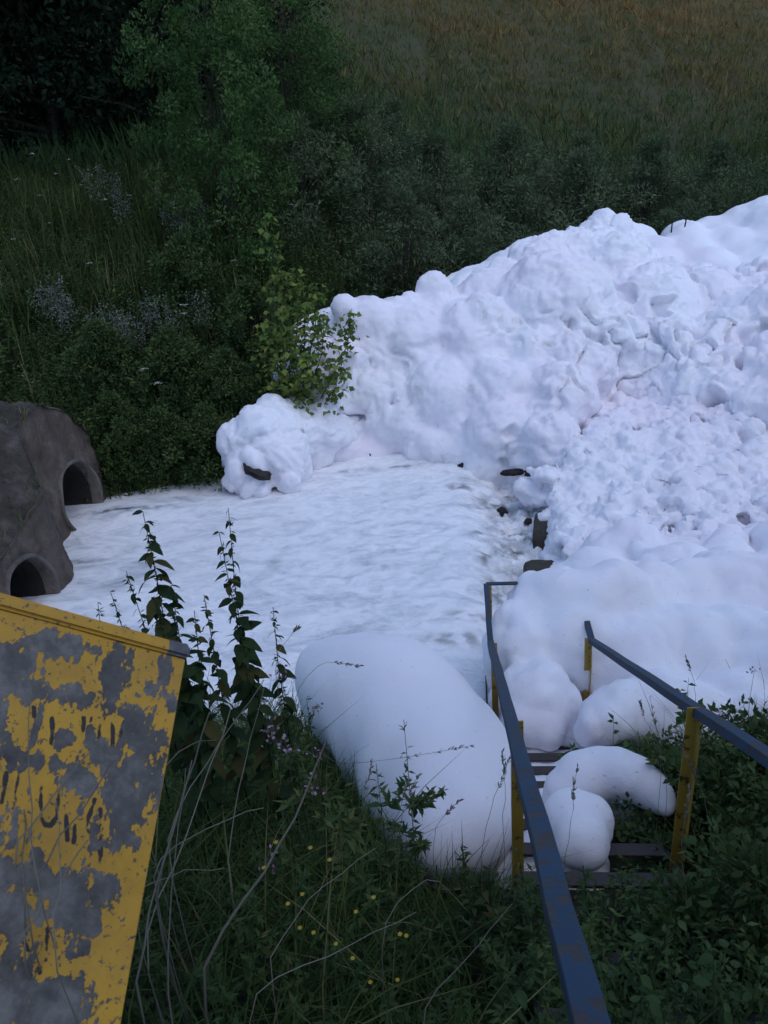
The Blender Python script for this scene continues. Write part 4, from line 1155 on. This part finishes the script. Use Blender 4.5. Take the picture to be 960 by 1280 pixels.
ac.add(blades(gP, rng.uniform(0, 6.283, n2), rng.uniform(.35, .8, n2), rng.uniform(.004, .009, n2), rng.uniform(.3, 1.2, n2), rng.uniform(.35, 1, n2)))
tag(link('bank_grass', ac.mesh('bank_grass'), M_grass), kind='stuff')
P = near_spots(1500, -2.8, 3.6, .8, 5.6)
P = P[~tongue_mask(P) & ~(stair_mask(P, .05) & (P[:, 1] > 1.6))]
ac = weed_mass(P, rng.uniform(.2, .5, len(P)) * np.where(P[:, 1] < 1.3, .7, 1), 34, .085, .026, .3, 0, .85, shape='4', stem_r=.003)
tag(link('bank_herbs', ac.mesh('bank_herbs'), M_weed), kind='stuff')

P = near_spots(1300, .2, 2.4, .75, 2.3)
P = P[stair_mask(P, 0)]
ac = weed_mass(P, rng.uniform(.3, .5, len(P)) * np.where(P[:, 1] < 1.4, .9, 1), 30, .085, .028, .3, 0, .7, shape='4', stem_r=.003)
tag(link('stair_weeds', ac.mesh('stair_weeds'), M_weed), kind='stuff')

def ground_pt(p): return np.array([p[0], p[1], float(H(p[0], p[1]))])
def stalk(name, pix, d0, d1, r0, mat_, label, cat, group=None, head=0, head_mat=None):
    """a stem through given points, rooted in the ground below its first point"""
    n = len(pix)
    pts = [at_d(px, py, d0 + (d1 - d0) * i / max(n - 1, 1)) for i, (px, py) in enumerate(pix)]
    g = ground_pt(pts[0])
    root = np.array([g[0], g[1], min(g[2], pts[0][2] - .02) - .03])
    o = empty(name, root); tag(o, label, cat, group)
    path = np.array([root] + pts) - root
    k = np.linspace(0, len(path) - 1, 12); i0 = np.clip(k.astype(int), 0, len(path) - 2); f = (k - i0)[:, None]
    pth = path[i0] * (1 - f) + path[i0 + 1] * f
    pth[1:-1] = (pth[:-2] + pth[2:] + 2 * pth[1:-1]) / 4 + rng.normal(size=(10, 3)) * .003
    link('stem', Acc().add(stems(pth[None], (r0 * np.linspace(1, .5, 12))[None], np.array([rng.uniform()]))).mesh('stem'), mat_, o)
    if head:
        t = rng.uniform(.78, 1, head) * 11; i0 = np.clip(t.astype(int), 0, 10); f = (t - i0)[:, None]
        pos = pth[i0] * (1 - f) + pth[i0 + 1] * f
        dd = unit(pth[-1] - pth[-3])
        h_ = link('seed_head', Acc().add(leaves2(pos, unit(dd + rdir(head) * .6), rdir(head), .022, .007, rng.uniform(size=head))).mesh('seed_head'), head_mat or mat_, o)
        h_['kind'] = 'stuff'
    return o
DL = 'pale dry stalk leaning in the dark grass near the yellow sign'
for pix, d0, d1, r0 in [([(240, 1210), (320, 1110), (372, 1015), (408, 925)], 2.0, 2.5, .0055), ([(190, 1130), (225, 1010), (262, 890)], 2.1, 2.5, .005), ([(165, 1240), (200, 1090), (240, 950)], 1.9, 2.3, .004),
        ([(170, 1180), (240, 1030), (290, 880)], 2.1, 2.6, .003), ([(205, 1260), (215, 1100), (232, 960)], 1.9, 2.3, .003), ([(180, 1090), (240, 1040), (330, 1010)], 2.1, 2.4, .0025), ([(200, 1050), (260, 950), (330, 850)], 2.3, 2.8, .003),
        ([(280, 1080), (300, 980), (330, 860)], 2.6, 3.0, .003), ([(330, 1200), (390, 1120), (470, 1060)], 2.2, 2.6, .002), ([(470, 1150), (540, 1090), (585, 1140)], 2.4, 2.7, .002), ([(170, 1000), (230, 930), (270, 925)], 2.3, 2.6, .0025),
        ([(155, 1120), (220, 1090), (280, 1085)], 2.0, 2.3, .002), ([(300, 1240), (420, 1190), (520, 1140)], 2.0, 2.4, .002), ([(520, 1260), (590, 1190), (640, 1130)], 2.0, 2.4, .002)]:
    stalk('dry_stalk', pix, d0, d1, r0, M_dry, DL, 'dry stalk', 'pale dry stalks in the grass')
for pix, d0, d1, r0 in [([(10, 1150), (60, 1070), (137, 957)], 1.22, 1.38, .0026), ([(-5, 1075), (60, 1010), (118, 935)], 1.25, 1.42, .0026), ([(15, 1185), (60, 1120), (110, 1050)], 1.2, 1.32, .0026), ([(28, 1180), (32, 1020), (15, 800)], 1.2, 1.45, .002), ([(60, 1190), (78, 1110), (70, 1000)], 1.18, 1.32, .0018), ([(45, 1130), (40, 1000), (40, 860)], 1.22, 1.4, .0018)]:
    stalk('dry_stalk', pix, d0, d1, r0, M_dry, 'thin dry stalk crossing in front of the yellow sign face', 'dry stalk', 'dry stalks before the sign')
for pix, d0 in [([(448, 1060), (452, 1010), (464, 950)], 3.2), ([(492, 1070), (505, 1010), (524, 968)], 3.2), ([(600, 1075), (612, 1010), (640, 940)], 3.0), ([(630, 1070), (632, 990), (628, 940)], 3.0), ([(540, 1075), (545, 1030), (575, 1000)], 3.1), ([(480, 1060), (500, 1010), (512, 975)], 3.1), ([(390, 930), (430, 960), (590, 932)], 3.2), ([(360, 880), (400, 825), (452, 832)], 3.4), ([(340, 830), (362, 795), (372, 785)], 3.3), ([(700, 1100), (715, 1020), (722, 960)], 2.9), ([(835, 1000), (825, 930), (812, 870)], 3.9), ([(830, 940), (808, 905), (800, 878)], 3.9), ([(870, 880), (868, 850), (857, 822)], 4.2), ([(890, 1060), (880, 990), (850, 930)], 3.2), ([(860, 1130), (850, 1060), (862, 985)], 2.9)]:
    stalk('grass_stalk', pix, d0, d0, .0016, M_dry, 'thin flowering grass stalk standing up before the smooth foam', 'grass', 'flowering grass stalks', 26)

# small yellow flowers in the near grass
for px, py in [(375, 1160), (392, 1166), (345, 1053), (388, 1060), (412, 1075), (445, 1140), (467, 1122), (500, 1168), (420, 1180), (441, 1198), (463, 1228), (497, 1225), (330, 1085), (378, 1118), (508, 1170), (360, 1130)]:
    d = rng.uniform(2.35, 2.6); p = at_d(px, py, d); g = ground_pt(p)
    while p[2] - g[2] < .12: d -= .08; p = at_d(px, py, d); g = ground_pt(p)
    o = empty('yellow_flower', g); tag(o, 'small yellow wildflower dotted in the dark near grass', 'wildflower', 'yellow flowers in the near grass')
    tp = p - g
    link('stem', Acc().add(stems(np.array([[[0, 0, -.02], tp * .5 + np.array([.01, 0, 0]), tp]]), np.array([[.002, .002, .0015]]), np.array([.4]))).mesh('stem'), M_weed, o)
    a = np.arange(6) * 1.047 + rng.uniform(0, 1)
    ax = np.stack([np.cos(a), np.sin(a), np.full(6, .25)], -1)
    link('petals', Acc().add(leaves2(np.tile(tp, (6, 1)), ax, np.tile([0, 0, 1.0], (6, 1)), .009, .008, np.zeros(6))).mesh('petals'), M_yflower, o)

# leafy herbs that stand out one by one
def herb(px, py, d, n, L, W, mat_, label, cat='weed', flower=None, name='leafy_weed', lean=0, branches=0, z0=0):
    p = at_d(px, py, d); g = ground_pt(p); h = p[2] - g[2]
    o = empty(name, (p[0] - lean * h, p[1], g[2])); tag(o, label, cat)
    ts = np.linspace(0, 1, 7)
    pth = np.stack([lean * h * ts ** 1.4, .02 * np.sin(ts * 6 + px), h * ts - .04 * (ts == 0)], -1)
    ps = [pth]
    for b in range(branches):
        t0 = rng.uniform(.3, .75); q0 = np.array([np.interp(t0, ts, pth[:, i]) for i in range(3)]); a = rng.uniform(0, 6.283)
        e = q0 + np.array([math.cos(a) * .22, math.sin(a) * .22, rng.uniform(.12, .3)]) * h * .6
        ps.append(q0 + (e - q0) * (ts[:, None] ** np.array([.8, .8, 1.2])))
    link('stem', Acc().add(stems(np.array(ps), np.tile(.0035 * (1.1 - .8 * ts), (len(ps), 1)), np.full(len(ps), .3))).mesh('stem'), mat_, o)
    k = rng.integers(0, len(ps), n); t = rng.uniform(z0, 1, n)
    A = np.array(ps)
    f = t * 6; i0 = np.clip(f.astype(int), 0, 5); fr = (f - i0)[:, None]
    pos = A[k, i0] * (1 - fr) + A[k, i0 + 1] * fr
    a = rng.uniform(0, 6.283, n); e = rng.uniform(-.3, .8, n)
    ax = np.stack([np.cos(a) * np.cos(e), np.sin(a) * np.cos(e), np.sin(e)], -1)
    sz = (1.15 - .6 * t) * rng.uniform(.7, 1.2, n)
    q = link('foliage', Acc().add(leaves(pos, ax, unit(np.array([0, 0, 1.0]) + .5 * rng.normal(size=(n, 3))), L * sz, W * sz, rng.uniform(0, 1, n))).mesh('foliage'), mat_, o)
    q['kind'] = 'stuff'
    if flower:
        m_ = 60; kk = rng.integers(0, len(ps), m_); tips = A[kk, 6]
        pos = tips + rng.normal(size=(m_, 3)) * np.array([.02, .02, .02])
        q = link('flower_head', Acc().add(leaves2(pos, rdir(m_), rdir(m_), .018, .014, np.zeros(m_))).mesh('flower_head'), flower, o); q['kind'] = 'stuff'
    return o
for a_ in [dict(px=505, py=903, d=3.3, n=300, L=.06, W=.018, mat_=M_weed, label='upright leafy weed with brown tip standing before the foam tongue', branches=4),
           dict(px=470, py=950, d=3.2, n=110, L=.08, W=.025, mat_=M_weed, label='shorter leafy weed at the left foot of the brown-tipped weed', branches=3),
           dict(px=430, py=985, d=3.1, n=120, L=.09, W=.03, mat_=M_weed, label='bushy weed at the lower left edge of the foam tongue', branches=4),
           dict(px=383, py=870, d=3.4, n=90, L=.05, W=.018, mat_=M_nettle, label='dark slender weed overlapping the left side of the foam tongue', branches=2),
           dict(px=352, py=845, d=3.35, n=110, L=.06, W=.02, mat_=M_weed, label='pink-flowered weed in front of the foam tongue shoulder', flower=M_pflower, branches=3),
           dict(px=338, py=912, d=3.1, n=90, L=.06, W=.02, mat_=M_weed, label='low pink-flowered weed under the taller pink-flowered one', flower=M_pflower, branches=2),
           dict(px=612, py=1085, d=3.0, n=90, L=.07, W=.03, mat_=M_nettle, label='dark weed at the bottom tip of the foam tongue beside the post', branches=3),
           dict(px=580, py=1070, d=3.1, n=60, L=.05, W=.02, mat_=M_nettle, label='little dark weed with rusty seeds below the foam tongue', branches=2),
           dict(px=700, py=1085, d=3.2, n=80, L=.07, W=.03, mat_=M_weed, label='green weed poking through treads below the foam clump', branches=3),
           dict(px=768, py=900, d=4.75, n=46, L=.09, W=.05, mat_=M_shrub, label='rose sprig with oval leaflets rising behind the foam arch', branches=3, z0=.45),
           dict(px=715, py=930, d=5.3, n=90, L=.09, W=.045, mat_=M_shrub, label='green leafy sprig growing through the treads under the foam billow', branches=5, z0=.4),
           dict(px=862, py=850, d=4.3, n=110, L=.09, W=.05, mat_=M_shrub, label='broad-leaved weed beside the right yellow post', branches=5, z0=.3),
           dict(px=835, py=905, d=4.3, n=90, L=.08, W=.04, mat_=M_weed, label='dark weed left of the right yellow post', branches=4),
           dict(px=902, py=880, d=4.1, n=120, L=.08, W=.035, mat_=M_weed, label='dark weed under the right handrail next to the yellow post', branches=5),
           dict(px=945, py=838, d=4.2, n=150, L=.08, W=.025, mat_=M_weed, label='tall pink-topped weed above the right handrail', flower=M_pflower, branches=5),
           dict(px=925, py=900, d=3.9, n=130, L=.09, W=.035, mat_=M_weed, label='bushy dark weed below the pink-topped weed', branches=5)]:
    herb(**a_)
br1 = make_tree(1.0, .6, 40, 3600, .065, .032, .0, .012, .22, 5)
for px, py, d, lb in [(905, 1010, 4.1, 'dense bramble bush directly behind the right yellow post'), (960, 960, 4.3, 'dense bramble bush under the pink-topped weed'), (1000, 1050, 3.6, 'dense bramble bush right of the stair stringer'), (870, 985, 4.6, 'low bramble bush between the foam arch and the right post'), (950, 1150, 2.9, 'low bramble bush beside the bottom of the right stringer')]:
    p = at_d(px, py, d)
    place_tree('bramble_bush', br1, M_weed, p[0], p[1], max(.6, min(1.1, p[2] - float(H(p[0], p[1])) + .35)), rng.uniform(0, 6), lb, 'bush')
broad = [oval_leaf('broad_leaf_%d' % k, 1, rng.uniform(.1, .5), .6, M_weed, t_) for k, t_ in enumerate((.1, .25, .4, .55))]
for px, py, d, lb in [(770, 1235, 1.9, 'pale broad-leaved plant between the handrail foot and the treads'), (835, 1215, 2.0, 'pale broad-leaved plant growing over the lowest visible treads'), (890, 1245, 1.9, 'pale broad-leaved plant at the right stringer'), (930, 1260, 1.9, 'pale broad-leaved plant outside the right stringer')]:
    p = at_d(px, py, d); g = ground_pt(p); h = p[2] - g[2]
    o = empty('broad_leaved_plant', g); tag(o, lb, 'plant')
    nb_ = 14
    tips = np.stack([rng.normal(size=14) * .11, rng.normal(size=14) * .11, h * rng.uniform(.75, 1.02, 14)], -1)
    link('stem', Acc().add(stems(np.stack([np.zeros((14, 3)), tips * np.array([.6, .6, .6]), tips], 1), np.tile([.003, .002, .0015], (14, 1)), np.full(14, .4))).mesh('stem'), M_weed, o)
    for t in tips: set_leaf(random.choice(broad), o, t, rng.uniform(0, 6.283), rng.uniform(-.5, .2), rng.uniform(.025, .05))

# leafy bushes on the far bank between the culvert and the foam lump
lb1 = make_tree(1.5, .85, 70, 6500, .085, .035, .0, .018, .3, 6)
for k, (x, y, sc, lb) in enumerate([(-2.9, 12.75, .85, 'low leafy bush overhanging the water beside the foam lump'), (-3.7, 12.7, .8, 'leafy bush at the water edge between the culvert and the foam lump'), (-4.5, 12.9, .85, 'leafy bush right behind the far pipe outlet'),
        (-2.6, 13.7, .9, 'leafy bush on the bank above the foam lump'), (-3.6, 14.0, 1.0, 'round leafy bush below the silvery weeds'), (-4.9, 14.2, .95, 'leafy bush above the culvert roof under the silvery weeds'),
        (-2.2, 15.2, 1.05, 'tall leafy bush just uphill of the maple sapling'), (-3.6, 16.2, 1.0, 'leafy bush at the foot of the feathery mid-green bush')]):
    place_tree('leafy_bush', lb1, (M_weed, M_shrub, M_weed, M_nettle)[k % 4], x, y, sc, k * 1.7, lb, 'bush')
